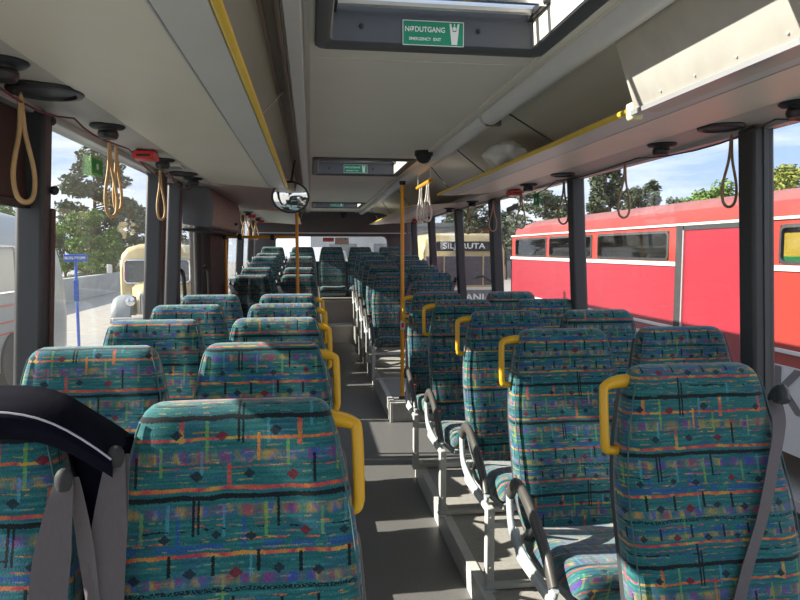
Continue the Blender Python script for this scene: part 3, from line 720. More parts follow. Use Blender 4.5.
hammer(1.54, 9.4, 1.957, 'small red hammer holder under the right cove, far toward the rear')
vt = thing('vent_plate', 'small rectangular light vent in the left cove behind the red hammer', 'vent', (-.745, 3.68, 1.957))
MB().box((-.06, -.07, -.008), (.06, .07, 0)).build('plate', M['nosing'], vt, .002); MB().box((-.045, -.05, -.011), (.045, .05, -.0075)).build('grille', M['greysticker'], vt)
cd = thing('ceiling_dome', 'black dome camera on the ceiling beside the right light cover', 'dome camera', (.745, 4.22, 2.15))
MB().lathe([(.060, 0), (.062, -.03), (.055, -.035)], (0, 0, 0), 'z', 24).build('base', M['black'], cd)
MB().lathe([(.052, -.03), (.048, -.05), (.034, -.070), (.015, -.080), (.001, -.082)], (0, 0, 0), 'z', 24).build('dome', M['rubber'], cd)
rc = thing('rear_camera', 'small black dome camera on the dark panel above the rear window', 'dome camera', (.56, 11.08, 2.10))
MB().box((-.05, -.03, -.02), (.05, .03, .05)).build('housing', M['black'], rc, .008)
MB().lathe([(.035, -.01), (.03, -.03), (.015, -.042), (.001, -.045)], (0, 0, -.01), 'z', 16).build('dome', M['rubber'], rc)

# stickers
def sticker_l(y, z, w, h, label, mats):
    t = thing('window_sticker', label, 'sticker', (lx(z)+.002, y, z))
    MB().box((-.0, -w/2, -h/2), (.0008, w/2, h/2)).build('backing', mats[0], t, smooth=0)
    if len(mats) > 1: MB().box((.001, -w/2+.006, -h*.36), (.0016, w/2-.006, h*.36)).build('printed_area', mats[1], t, smooth=0); MB().box((.0018, -.012, -.012), (.0022, .012, .012)).build('pictogram', M['white'], t, smooth=0)
    return t
sticker_l(2.97, 1.86, .15, .085, 'green and white sticker high on the second left window', [M['lime'], M['green2']])
t = sticker_l(4.64, 1.875, .12, .085, 'small green exit sticker on the right window beyond the second pillar', [M['green'], M['green2']]); t.location.x = rx(1.875) - .002; t.rotation_euler.z = PI
t = thing('window_sticker', 'slanted dark grey sticker on the right window near the third pillar', 'sticker', (rx(1.85)-.002, 5.22, 1.85)); MB().box((-.001, -.16, -.022), (0, .16, .022)).build('backing', M['greysticker'], t); t.rotation_euler.x = R(-4)
t = thing('window_sticker', 'red sign at the top of the rear window', 'sticker', (.31, 11.325, 1.68)); MB().box((-.095, 0, -.035), (.095, .002, .035)).build('backing', M['red'], t); MB().box((-.075, -.001, -.012), (.075, -.0005, -.008)).box((-.075, -.001, .008), (.075, -.0005, .012)).build('print_lines', M['beige'], t)
t = thing('window_sticker', 'beige notice with dark mark beside the red sign on the rear window', 'sticker', (.545, 11.325, 1.655)); MB().box((-.12, 0, -.06), (.12, .002, .06)).build('backing', M['beige'], t); MB().box((.05, -.001, .025), (.08, -.0005, .045)).build('printed_mark', M['black'], t)

# ------------------------------------------------------------------ seats
def se(w, t, k, n=36, p=4.5):
    a = 2*PI*k/n; c, s = math.cos(a), math.sin(a)
    return (w*math.copysign(abs(c)**(2/p), c), t*math.copysign(abs(s)**(2/p), s))
HW = [(.28, .175, .045), (.40, .205, .058), (.46, .216, .060), (.55, .220, .058), (.65, .223, .056), (.75, .224, .054), (.83, .220, .052), (.90, .212, .050), (.95, .204, .048), (1.0, .194, .047), (1.04, .186, .046), (1.07, .179, .044), (1.09, .173, .041), (1.103, .165, .036), (1.112, .155, .028), (1.117, .142, .016), (1.118, .12, .006)]
HW = [((h - .04*(h-.28)/.62 if h < .9 else h-.04), w*1.03, t) for h, w, t in HW]
def yc_(h):
    h = h + .04
    t = (h-.40)/.72
    return .02 + .155*t + .02*math.sin(t*PI*2)*-.6 + (.05 if h < 0 else 0)
def backrest_mb():
    n = 36; secs = []; per = []
    vv = 0; vlist = []; prev = None
    for (h, w, t) in HW:
        y = yc_(h) + .06 - t*.15
        sec = []
        for k in range(n):
            x, d = se(w, t, k)
            # front bolsters: gentle hollow in the middle of the front
            hol = .010*max(0, 1-(x/(w*.72))**2) if d < -t*.5 else 0
            sec.append((x, y + d + hol, h))
        secs.append(sec)
        q = Vector(sec[27])
        if prev is not None: vv += (q-prev).length
        prev = q; vlist.append(vv)
    us = []
    for i, sec in enumerate(secs):
        u = [0]*(n+1)
        # start at k=27 (front centre, angle 270deg)
        acc = 0; u[27] = 0
        row = {}
        for st in (1, -1):
            acc = 0; k = 27; pr = Vector(sec[27]); 
            for s_ in range(18):
                k2 = (k + st) % n; c = Vector(sec[k2]); acc += (c-pr).length; pr = c; k = k2
                row[(27 + st*(s_+1))] = acc*st
        row[27] = 0
        us.append(row)
    tot = vlist[-1]
    def uvf(i, j):
        # j in 0..36 ; map to -> index near 27 within [9,45]
        if j < 9: j += 36
        return (us[i].get(j, 0), tot - vlist[i])
    # handle seam: faces spanning j=9
    m = MB()
    v = [p for s_ in secs for p in s_]; f = []; uv = []
    for i in range(len(secs)-1):
        for j in range(n):
            k = (j+1) % n
            jj = j if j >= 9 else j+36
            f.append((i*n+j, i*n+k, (i+1)*n+k, (i+1)*n+j))
            uv.append([(us[i].get(jj, 0), tot-vlist[i]), (us[i].get(jj+1, us[i].get(jj, 0)), tot-vlist[i]), (us[i+1].get(jj+1, us[i+1].get(jj, 0)), tot-vlist[i+1]), (us[i+1].get(jj, 0), tot-vlist[i+1])])
    f.append(tuple(reversed(range(n)))); uv.append([(0, 0)]*n)
    L_ = (len(secs)-1)*n; f.append(tuple(range(L_, L_+n))); uv.append([(v[q][0], -(v[q][1]-v[L_+27][1])) for q in f[-1]])
    m.add(v, f, uv); return m
def cushion_mb():
    n = 32; secs = []; prof = [(-.475, .12, .010), (-.472, .185, .035), (-.462, .205, .050), (-.44, .215, .060), (-.36, .220, .066), (-.22, .222, .066), (-.08, .220, .064), (.03, .212, .058), (.045, .195, .045)]
    for (y, w, t) in prof:
        secs.append([(se(w, t, k, n)[0], y, .385 + .01 - .17*(y+.475) + se(w, t, k, n)[1] + (.012*max(0, 1-(se(w, t, k, n)[0]/(w*.75))**2)*-1 if se(w, t, k, n)[1] > 0 else 0)) for k in range(n)])
    m = MB(); v = [p for s_ in secs for p in s_]; f = []; uv = []
    def U(p): return (p[0] + (p[2]-.385)*.2*(1 if p[0] > 0 else -1), p[1] + (.45-p[2])*-1)
    for i in range(len(secs)-1):
        for j in range(n):
            k = (j+1) % n; q = (i*n+j, i*n+k, (i+1)*n+k, (i+1)*n+j); f.append(q); uv.append([U(v[z]) for z in q])
    f.append(tuple(reversed(range(n)))); uv.append([(v[z][0], v[z][2]) for z in f[-1]])
    L_ = (len(secs)-1)*n; f.append(tuple(range(L_, L_+n))); uv.append([(v[z][0], v[z][2]) for z in f[-1]])
    return m.add(v, f, uv)
ME = {}
def make_seat(side, handle, arm, belt, leg=True, rail=1.0, pos=(0, 0, 0)):
    """side: aisle side sign (+1 = aisle on +X). Faces -Y."""
    t = thing('passenger_chair', 'seat', 'seat', pos)
    s = side
    br = backrest_mb().build('backrest', M['fabric'], t, smooth=50)
    for sg in (-1, 1):
        pts = []
        for (h, w, tt) in HW[1:13]:
            y = yc_(h) + .06 - tt*.15 - tt*.86
            pts.append((sg*w*.965, y, h))
        MB().tube(pts, .0022, 5).build('piping', M['piping'], br, smooth=80)
    sh = []
    for (h, w, tt) in HW[0:12]:
        y = yc_(h) + .06 + tt*.5
        sh.append([(x*1.0, y + d, h) for (x, d) in [(-w*.95, 0), (-w*.96, tt*.52), (-w*.8, tt*.66), (w*.8, tt*.66), (w*.96, tt*.52), (w*.95, 0)]])
    MB().loft(sh).build('back_shell', M['dark'], t)
    cushion_mb().build('cushion', M['fabric'], t, smooth=50)
    MB().prism([(-.43, .30), (.04, .235), (.04, .265), (-.43, .33)], -.20, .20, 'x').build('seat_pan', M['armframe'], t, .006)
    if handle:
        hx = s*.172
        ex = .225 if s > 0 else .252
        pts = [(s*.140, .235, 1.036), (s*(ex-.045), .222, 1.038), (s*(ex-.008), .212, 1.030), (s*ex, .206, 1.012), (s*(ex+.002), .190, .905), (s*ex, .188, .880), (s*(ex-.008), .188, .868), (s*.185, .200, .862)]
        P = smooth_path(pts, 5); MB().tube(P, [.020 - .0085*min(1, i/12) for i in range(len(P))], 10).build('grab_handle', M['yellow'], t, smooth=80)
    if arm:
        X = s*.262
        pad = MB().tube(smooth_path([(X, .04, .49), (X, -.015, .545), (X, -.10, .548), (X, -.22, .50), (X, -.33, .43), (X, -.395, .36)], 5), .024, 12, ry=.017, up=(1, 0, 0))
        pad.build('armrest', M['arm'], t, smooth=80)
        MB().tube(smooth_path([(X, .045, .50), (X, .045, .44), (X, .01, .36), (X, -.10, .325), (X, -.26, .315), (X, -.37, .325), (X, -.40, .37)], 5), .027, 10, ry=.012, up=(1, 0, 0)).build('armrest_frame', M['armframe'], t, smooth=80)
        bc = MB().tube([(s*.225, -.06, .36), (s*.225, -.12, .42), (s*.225, -.16, .465)], .016, 8, ry=.010).build('buckle', M['dark'], t, smooth=60)
        MB().box((s*.225-.007, -.168, .463), (s*.225+.007, -.156, .472)).build('release_button', M['red'], bc, .002)
    if leg:
        X = s*.275
        l = MB().box((X-.017, -.515, .010), (X+.017, -.475, .35)).box((X-.022, -.53, 0), (X+.022, -.46, .010))
        l = l.build('leg', M['legwhite'], t, .005)
        if handle:
            for z in (.05, .10, .26, .31): MB().lathe([(.006, 0), (.006, -.004), (.001, -.006)], (X, -.515, z), 'y', 8).build('leg_bolt', M['alu'], l)
        if rail:
            for z0_, z1_ in ((.003, .024), (.262, .287)): MB().box((min(X, X-s*rail), -.51, z0_), (max(X, X-s*rail), -.478, z1_)).build('cross_rail', M['legwhite'], t, .003)
        MB().tube([(X, -.48, .33), (X*.97, -.10, .31), (X*.85, .06, .34)], .015, 8).build('side_tube', M['legwhite'], t)
    if belt:
        make_belt(t, -s)
    return t
def make_belt(t, s, x1=.10, z1=.47):
    # webbing from the outer shoulder down across the front
    pts = [(s*.225, .20, .985), (s*.205, .150, .93), (s*.17, .120, .84), (s*.12, .085, .72), (s*.06, .055, .60), (s*x1, .020, z1)]
    P = smooth_path(pts, 5); sec = []
    for i, p in enumerate(P):
        w = .024
        a = Vector((1, .25*s, .28*s)).normalized()*w; b_ = Vector((0, 1, 0))*.0012
        tw = .3
        sec.append([p-a-b_, p+a-b_, p+a+b_, p-a+b_])
    MB().loft(sec).build('seat_belt', M['belt'], t, smooth=30)
    MB().tube(smooth_path([(s*.225, .22, .93), (s*.23, .20, .99), (s*.232, .18, 1.01), (s*.225, .16, .985)], 4), .02, 8, ry=.014).build('belt_guide', M['dark'], t, smooth=70)

UPH = 'teal patterned'
seats = []
ordn = ['first', 'second', 'third', 'fourth', 'fifth', 'sixth']
def place(proto, x, ytop, z, lab, group, first):
    o = proto if first else copy_tree(proto)
    o.location = (x, ytop - .20, z); relabel(o, lab, group); o['category'] = 'seat'; return o
# prototypes
P_la = make_seat(+1, True, True, False, rail=.95)
P_lw = make_seat(+1, False, False, False, leg=False)
P_ra = make_seat(-1, True, True, False, rail=.98)
P_rw = make_seat(-1, False, False, False, leg=False)
LY = [1.21, 1.99, 2.73, 3.46, 4.22]
for i, y in enumerate(LY):
    place(P_la, -.14 - (.01 if i else 0), y, .135, UPH + ' seat with yellow handle left of the aisle, %s row from the camera' % ordn[i], 'left aisle seats before the door', i == 0)
    place(P_lw, -.64, y - .02, .135, UPH + ' seat by the left windows, %s row from the camera' % ordn[i], 'left window seats before the door', i == 0)
RY = [1.53, 2.39, 3.15, 3.90, 4.64]
for i, y in enumerate(RY):
    place(P_ra, [.995, .985, .985, .945, .925][i], y, .12 if i == 0 else .11, UPH + ' seat with yellow handle right of the aisle, %s row from the camera' % ordn[i], 'right aisle seats before the pole', i == 0)
    if i != 0:
        place(P_rw, 1.49, y, .11, UPH + ' seat by the right windows, %s of four seen behind the nearest right seat' % ordn[i-1], 'right window seats before the pole', i == 1)
rearY = [7.16, 7.88, 8.58, 9.30, 10.02]
rearZ = [.15, .21, .27, .33, .375]
Q_la = make_seat(+1, False, True, True, rail=.95); Q_lw = make_seat(+1, False, False, True, leg=False)
Q_ra = make_seat(-1, False, True, True, rail=.98); Q_rw = make_seat(-1, False, False, True, leg=False)
for i, y in enumerate(rearY):
    place(Q_la, -.14, y, rearZ[i], UPH + ' seat left of the aisle behind the yellow bar, %s row beyond it' % ordn[i], 'left aisle seats beyond the door', i == 0)
    place(Q_lw, -.645, y, rearZ[i], UPH + ' seat by the rear left windows, %s row beyond the yellow bar' % ordn[i], 'left window seats beyond the door', i == 0)
    place(Q_ra, .90, y, rearZ[i]+.015, UPH + ' seat right of the aisle beyond the pole, %s row after it' % ordn[i], 'right aisle seats beyond the pole', i == 0)
    place(Q_rw, 1.40, y, rearZ[i]+.015, UPH + ' seat by the rear right windows, %s row after the pole' % ordn[i], 'right window seats beyond the pole', i == 0)
P_b = make_seat(-1, False, False, False, leg=False)
for i, (x, d) in enumerate([(.36, 'centre seat of the rear bench row at the end of the aisle'), (-.64, 'rear row seat at the left wall'), (-.135, 'rear row seat just left of the centre one'), (.85, 'rear row seat just right of the centre one'), (1.36, 'rear row seat at the right wall')]):
    place(P_b, x, 11.05, .475, UPH + ' ' + d, 'rear row seats', i == 0)
# belt of the first right seat, right by the wall
first_r = P_ra
make_belt(first_r, 1, -.0, .46)
# belts in the gap between the two first left seats
def belt_strap(name, lab, pts, w, twist, mat=M['belt']):
    P = smooth_path(pts, 6); sec = []
    for i, p in enumerate(P):
        f = i/(len(P)-1); a = Vector((math.cos(twist*f), math.sin(twist*f), 0))*w*(.5+.5*min(1, f*3)); b_ = Vector((0, 1, 0))*.0012
        sec.append([p-a-b_, p+a-b_, p+a+b_, p-a+b_])
    return sec
def hang_belt(lab, x, y, z, dx, dx2):
    t = thing('seat_belt', lab, 'seat belt', (x, y, z), 0, 'grey seat belts hanging between the first left seats')
    MB().loft(belt_strap('', '', [(0, 0, 0), (dx*.4, -.03, -.12), (dx*.8, -.05, -.30), (dx, -.06, -.60)], .028, .5)).build('webbing', M['belt'], t, smooth=30)
    MB().loft(belt_strap('', '', [(.012, .008, 0), (.012+dx2*.5, .0, -.12), (.012+dx2, -.01, -.32), (.012+dx2, -.02, -.60)], .016, -1.0)).build('return_webbing', M['belt'], t, smooth=30)
    MB().loft([[(.016*k*c[0], .013*k*c[1], zz) for c in [(math.cos(2*PI*q/14), math.sin(2*PI*q/14)) for q in range(14)]] for zz, k in [(-.018, .75), (-.008, .92), (.006, .88), (.014, .6), (.018, .25)]]).build('belt_guide', M['rubber'], t, smooth=70)
hang_belt('grey seat belt hanging left of the gap beside the nearest left window seat', -.405, 1.09, 1.125, -.03, .035)
hang_belt('grey seat belt hanging right of the gap against the nearest left aisle seat', -.335, 1.13, 1.148, -.015, -.02)

# navy jacket draped over the first left window seat
def drape():
    t = thing('navy_jacket', 'dark navy cloth jacket draped over the nearest left window seat', 'jacket', (-.65, 1.19, 1.208))
    n = 26; rows = []
    xs = [-.28 + .592*i/n for i in range(n+1)]
    for i, x in enumerate(xs):
        f = i/n
        top = .034 - 2.4*max(0, x-.12)**2
        drop = .044 + .006*math.sin(f*4); wv = .004*math.sin(x*38)
        rows.append([(x, yy_ + wv*.5, zz) for (yy_, zz) in [(-.070, top-drop), (-.078, top-drop*.5), (-.070, top-.010), (-.045, top+.002+wv), (.0, top+.002), (.05, top-.002+.014*max(0, 1-(max(0, x)/.235)**6)), (.09, top-.02), (.11, top-.10), (.115, top-.18)]])
    inner = [[(p[0], p[1]+.010 if p[1] < 0 else p[1]-.010, p[2]-.010) for p in r_] for r_ in rows]
    MB().loft([r_ + list(reversed(q)) for r_, q in zip(rows, inner)]).build('jacket_body', M['navy'], t, smooth=60)
    MB().tube([(r_[2][0], r_[2][1]-.003, r_[2][2]+.003) for r_ in rows], .0018, 6).build('edge_band', M['navyedge'], t, smooth=80)
    sec = []
    for k in range(14):
        f = k/13; z = -.05 - .60*f; w = .060 - .006*math.sin(f*5)
        sec.append([(.272 + w*math.cos(a*PI/6) + .006*math.sin(f*9), .03 + .016*math.sin(a*PI/6) + .004*math.sin(3*a+f*8), z) for a in range(12)])
    MB().loft(sec).build('sleeve', M['navy'], t, smooth=70)
    return t
drape()

# ------------------------------------------------------------------ outside
G = -.80
M['asphalt'] = pmat('yard_asphalt', (.36, .34, .31), .85, noise=.18, nscale=2.5, bump=.1)
M['concrete'] = pmat('concrete', (.40, .40, .39), .8, noise=.15, nscale=1.5)
M['grass'] = pmat('grass_green', (.08, .14, .03), .9, noise=.4, nscale=2)
M['redpaint'] = pmat('red_bus_paint', (.31, .024, .038), .35, noise=.06, nscale=2)
M['redroof'] = pmat('red_roof_paint', (.27, .085, .075), .6, noise=.25, nscale=3)
M['orangered'] = pmat('orange_red_paint', (.36, .038, .026), .35, noise=.06, nscale=2)
M['redwhite'] = pmat('white_trim_paint', (.72, .70, .64), .4)
M['whitepaint'] = pmat('off_white_paint', (.62, .61, .58), .4, noise=.06, nscale=2)
M['letters'] = pmat('grey_letters', (.12, .12, .125), .5)
M['creampaint'] = pmat('cream_bus_paint', (.50, .40, .21), .4, noise=.06, nscale=2)
M['coach'] = pmat('coach_grey_paint', (.30, .32, .315), .35, noise=.06, nscale=1)
M['blackglass'] = pmat('dark_window', (.11, .12, .13), .08, spec=.8)  # reflections put into the base colour as a lighter grey
M['busglass'] = glassmat('bus_glass', (.55, .60, .62), .04, 1.6)
M['yellowbus'] = pmat('yellow_paint', (.75, .45, .03), .4)
M['seatgrey'] = pmat('interior_grey', (.16, .17, .17), .7)
M['signblue'] = pmat('sign_blue', (.02, .10, .45), .4)
M['bark'] = pmat('bark', (.12, .075, .05), .9, noise=.4, nscale=8)
def leafmat(name, c):
    m = pmat(name, c, .7, noise=.45, nscale=1.2); b = m.node_tree.nodes['Principled BSDF']
    m.node_tree.nodes['Principled BSDF'].inputs['Transmission Weight'].default_value = 0
    return m
M['pine'] = leafmat('pine_needles', (.085, .115, .055)); M['leaf'] = leafmat('leaf_green', (.14, .24, .03)); M['leafy'] = leafmat('leaf_yellowgreen', (.24, .27, .04))  # pine green is lightened, so its colour carries the haze

gr = MB().box((-70, -30, G-.1), (90, 130, G)); struct('floor_yard', gr, M['asphalt'], 0, 0)

def bus_body(t, L, W, H, paint, profile_z, wins, roofm, both=True):
    pass
# ---- red bus on the right
RB = thing('red_bus', 'long red vintage bus with white trim stripes parked alongside the right windows', 'bus', (5.75, 7.4, G))
bx0, bx1 = 4.55-5.75, 6.95-5.75       # local X
ya, yb = 1.6-7.4, 14.2-7.4
ZG = 2.62; ZW = 2.10                   # gutter, waist (above ground)
m = MB()
m.box((bx0, ya, .35), (bx0+.06, 6.2-7.4, .86)).box((bx0, ya, .35), (bx0+.06, yb, .86)); m.build('skirt', M['whitepaint'], RB)
m = MB().box((bx0, 7.45-7.4, .86), (bx0+.05, yb, 2.10)).box((bx1-.05, ya, .35), (bx1, yb, 2.10)).box((bx0, yb-.05, .35), (bx1, yb, 2.62)); m.build('side_panel', M['redpaint'], RB)
MB().box((bx0, ya, .86), (bx0+.05, 5.92-7.4, 2.10)).build('side_panel', M['orangered'], RB)
MB().box((bx0-.012, 5.98-7.4, .86), (bx0+.05, 7.33-7.4, 2.54)).build('sliding_door', M['redpaint'], RB, .01)
m = MB().box((bx0-.03, 7.33-7.4, .8), (bx0+.04, 7.48-7.4, 2.60)).box((bx0-.02, 5.93-7.4, .8), (bx0+.04, 5.98-7.4, 2.60)).box((bx0-.02, 5.93-7.4, 2.54), (bx0+.04, 7.40-7.4, 2.60)); m.build('door_frame', M['rubber'], RB)
MB().box((bx0-.035, 7.305-7.4, .8), (bx0-.012, 7.33-7.4, 2.54)).build('door_edge_trim', M['alu'], RB)
wins = [(-5.75+0, 5.75-7.4-.0), (7.68-7.4, 9.75-7.4), (9.95-7.4, 11.85-7.4), (12.0-7.4, 13.9-7.4)]
wins[0] = (ya+.3, 5.72-7.4)
def winframe(m, X0, X1, y0, y1, z0, z1, e0, e1, f0, f1):
    m.box((X0, e0, f0), (X1, y0, f1)); m.box((X0, y1, f0), (X1, e1, f1)); m.box((X0, y0, f0), (X1, y1, z0)); m.box((X0, y0, z1), (X1, y1, f1))
ends = [(ya, 5.93-7.4), (7.40-7.4, 9.85-7.4), (9.85-7.4, 11.92-7.4), (11.92-7.4, yb)]
m = MB(); mg = MB(); mr_ = MB()
for (w0, w1), (e0, e1) in zip(wins, ends):
    winframe(m, bx0, bx0+.05, w0, w1, 2.17, 2.54, e0, e1, 2.10, 2.60)
m.build('window_surround', M['orangered'], RB)
for (w0, w1) in wins:
    f = MB(); pr = rrect(w0, w1, 2.16, 2.55, .07, 0)
    pi_ = rrect(w0+.035, w1-.035, 2.195, 2.515, .05, 0)
    f.loft([[(bx0-.008, p[0], p[2]) for p in pr], [(bx0-.014, p[0], p[2]) for p in pi_], [(bx0+.02, p[0], p[2]) for p in pi_]], cap=False)
    wf = f.build('window_frame', M['rubber'], RB)
    MB().box((bx0+.02, w0, 2.16), (bx0+.025, w1, 2.55)).build('pane', M['busglass'], wf, smooth=0)
MB().box((bx1-.05, ya, 2.10), (bx1, ya+.4, 2.62)).box((bx1-.05, 5.5-7.4, 2.1), (bx1, 7.6-7.4, 2.62)).box((bx1-.05, 9.2-7.4, 2.1), (bx1, 9.4-7.4, 2.62)).box((bx1-.05, 11.4-7.4, 2.1), (bx1, yb, 2.62)).box((bx1-.05, ya, 2.55), (bx1, yb, 2.62)).build('far_window_posts', M['redwhite'], RB)
roof = [(bx0-.01, 2.60), (bx0+.02, 2.72), (bx0+.12, 2.84), (bx0+.35, 2.93), (0, 3.0), (bx1-.35, 2.93), (bx1-.12, 2.84), (bx1, 2.60)]
roofi = [(p[0]*.98, p[1]-.04) for p in reversed(roof)]
secs = []
for (y, k, dz) in [(ya, 1, 0), (yb-.7, 1, 0), (yb-.3, .98, -.03), (yb-.05, .93, -.10), (yb, .88, -.16)]:
    secs.append([(p[0]*k, y, max(2.58, p[1]+dz)) for p in roof] + [(p[0]*k, y, max(2.56, p[1]+dz)) for p in roofi])
MB().loft(secs).build('roof', M['redroof'], RB, smooth=50)
MB().prism([(bx0-.012, 2.61), (bx0+.004, 2.72), (bx0+.06, 2.79), (bx0+.08, 2.77), (bx0+.03, 2.60)], ya, yb-.3).build('roof_edge_band', M['orangered'], RB)
m = MB().box((bx0-.025, ya, 2.595), (bx0+.02, yb-.02, 2.625)).box((bx0-.022, ya, 2.095), (bx0+.01, 5.93-7.4, 2.15)).box((bx0-.022, 7.40-7.4, 2.095), (bx0+.01, yb, 2.15))
m.box((bx0-.022, ya, 1.30), (bx0+.01, 5.93-7.4, 1.34)).box((bx0-.022, 7.40-7.4, 1.30), (bx0+.01, yb, 1.34)).build('trim_stripe', M['redwhite'], RB, .005)
m = MB().box((bx0-.02, ya, .35), (bx0, 5.93-7.4, 1.18)).box((bx0-.02, 7.4-7.4, .35), (bx0, yb-.2, 1.20)).build('lower_panel', M['whitepaint'], RB)
MB().box((bx0+.1, ya, .5), (bx1-.1, yb-.1, .6)).box((bx0+.2, ya, .6), (bx1-.2, 5-7.4, .62)).build('chassis', M['rubber'], RB)
m = MB()
for k in range(9):
    y = ya+2.0+k*1.25
    if 5.2 < y+7.4 < 7.7: continue
    for xx in (bx0+.25, bx1-1.1): m.box((xx, y, 1.3), (xx+.85, y+.12, 2.24))
m.build('seat_rows', M['seatgrey'], RB, .04)
for y in (2.6-7.4, 11.6-7.4):
    for xx in (bx0-.02, bx1-.28):
        w = MB().lathe([(.2, 0), (.46, .0), (.5, .05), (.5, .22), (.46, .28), (.2, .28)], (xx, y, .5), 'x', 28).build('wheel', M['rubber'], RB)
        MB().lathe([(.001, 0), (.12, -.02), (.22, .02), (.25, .03)], (xx-.005, y, .5), 'x', 20).build('hub_cap', M['alu'], w)
text('lettering', 'KT', .60, M['letters'], RB, (bx0-.024, 5.30-7.4, .93), (PI/2, 0, -PI/2), .002, 'CENTER', .01, 1.1)
text('lettering', 'OVANT', .60, M['letters'], RB, (bx0-.024, 20, .93), (PI/2, 0, -PI/2)) if False else None

# ---- yellow bus beyond the red one
YB_ = thing('yellow_bus', 'yellow bus glimpsed through the red bus windows', 'bus', (12.2, 10.5, G))
MB().prism([(-1.2, .4), (1.2, .4), (1.2, 2.5), (1.0, 2.8), (-1.0, 2.8), (-1.2, 2.5)], -4.5, 4.0).build('body', M['yellowbus'], YB_, .03)
MB().box((-1.215, -4.2, 1.25), (-1.2, 3.8, 1.75)).build('window_band', M['blackglass'], YB_)
MB().box((-1.22, -4.5, 1.95), (-1.2, 4.0, 2.15)).build('green_band', M['green2'], YB_)
for y in (-3, 2.6): MB().lathe([(.2, 0), (.48, 0), (.48, .25), (.2, .25)], (-1.22, y, .48), 'x', 24).build('wheel', M['rubber'], YB_)

# ---- cream bus facing us on the right rear
CB = thing('cream_city_bus', 'cream bus front with dark destination board seen through the far right windows', 'bus', (4.40, 18.2, G))
w = 1.25
prof = [(-w, .45), (w, .45), (w, 2.3), (w-.12, 2.62), (w-.4, 2.78), (-w+.4, 2.78), (-w+.12, 2.62), (-w, 2.3)]
MB().loft([[(p[0]*k, y, p[1] if p[1] < 2 else p[1]-d) for p in prof] for (y, k, d) in [(0, .95, .08), (.06, .99, .02), (.2, 1, 0), (9, 1, 0)]]).build('body', M['creampaint'], CB, smooth=40)
MB().box((-1.12, -.02, 1.28), (1.12, .02, 2.12)).build('windscreen', M['blackglass'], CB, .04)
m = MB()
for x in (-.02, -.6, .56): m.box((x, -.03, 1.26), (x+.04, -.015, 2.14))
m.build('screen_pillars', M['creampaint'], CB)
db = MB().prism([(-.84, 2.27), (-.88, 2.37), (-.80, 2.55), (.80, 2.55), (.88, 2.37), (.84, 2.27)], -.04, .02).build('destination_board', M['rubber'], CB, .01)
text('lettering', 'SILJERUTA', .22, M['white'], db, (0, -.045, 2.41), (PI/2, 0, 0), .002, 'CENTER', .004, 1.25)
MB().box((-1.2, -.03, .78), (1.2, 0, 1.14)).build('lower_band', M['greybox'], CB)
MB().box((-1.22, -.035, 1.14), (1.22, 0, 1.22)).build('chrome_strip', M['redwhite'], CB)
MB().box((-1.24, -.06, .35), (1.24, .02, .55)).build('bumper', M['alu'], CB, .02)
text('lettering', 'SCANIA', .26, M['white'], CB, (.25, -.035, .92), (PI/2, 0, 0), .002, 'CENTER', .006, 1.3)
for x in (-.92, .92): MB().lathe([(.13, 0), (.13, -.04), (.08, -.06), (.001, -.065)], (x, -.01, .68), 'y', 18).build('headlamp', M['chrome'], CB)
for x in (-1.0, .8):
    for y in (1.6, 7.2): MB().lathe([(.2, 0), (.48, 0), (.48, .25), (.2, .25)], (x, y, .48), 'x', 24).build('wheel', M['rubber'], CB)
MB().tube([(.9, -.05, 1.35), (.55, -.06, 1.55), (.35, -.05, 1.5)], .02).build('wiper', M['rubber'], CB)

# ---- cream vintage bus on the left, bonnet towards us
VB = thing('vintage_bonnet_bus', 'cream vintage bonneted bus facing the camera outside the left window', 'bus', (-4.28, 18.8, G), R(4))
w = 1.05
prof = [(-w, .55), (w, .55), (w, 1.9), (w-.06, 2.2), (w-.22, 2.38), (w-.5, 2.47), (0, 2.5), (-w+.5, 2.47), (-w+.22, 2.38), (-w+.06, 2.2), (-w, 1.9)]
MB().loft([[(p[0]*k, y, p[1] if p[1] < 1 else p[1]-d) for p in prof] for (y, k, d) in [(0, .90, .16), (.08, .95, .07), (.25, .99, .02), (.6, 1.0, 0), (7.5, 1.05, .05)]]).build('body', M['creampaint'], VB, smooth=50)
for sx in (-1, 1):
    pr = rrect(sx*.47-.40, sx*.47+.40, 1.38, 2.02, .10, 0)
    f = MB().loft([[(p[0], -.02, p[2]) for p in pr], [(p[0]*1.0, -.03, p[2]) for p in pr], [(p[0], .02, p[2]) for p in pr]], cap=True).build('windscreen', M['blackglass'], VB)
    MB().tube([(p[0], -.03, p[2]) for p in pr], .022, 6, closed=True).build('screen_rim', M['chrome'], f)
secs = []
for (y, wd, zt, r) in [(-1.15, .30, 1.18, .1), (-1.10, .36, 1.25, .1), (-.7, .46, 1.32, .1), (-.2, .62, 1.40, .1), (.03, .70, 1.45, .1)]:
    secs.append([(-wd, y, .6), (-wd, y, zt-.18), (-wd*.85, y, zt-.06), (-wd*.5, y, zt), (0, y, zt+.02), (wd*.5, y, zt), (wd*.85, y, zt-.06), (wd, y, zt-.18), (wd, y, .6)])
MB().loft(secs).build('bonnet', M['creampaint'], VB, smooth=50)
gl = MB().box((-.29, -1.18, .62), (.29, -1.15, 1.16)).build('grille', M['alu'], VB, .01)
m = MB()
for k in range(9): m.box((-.27+k*.065, -1.19, .64), (-.255+k*.065, -1.178, 1.10))
m.build('grille_bars', M['rubber'], gl)
MB().lathe([(.055, 0), (.055, -.015), (.001, -.02)], (0, -1.185, 1.0), 'y', 16).build('red_emblem', M['red'], VB)
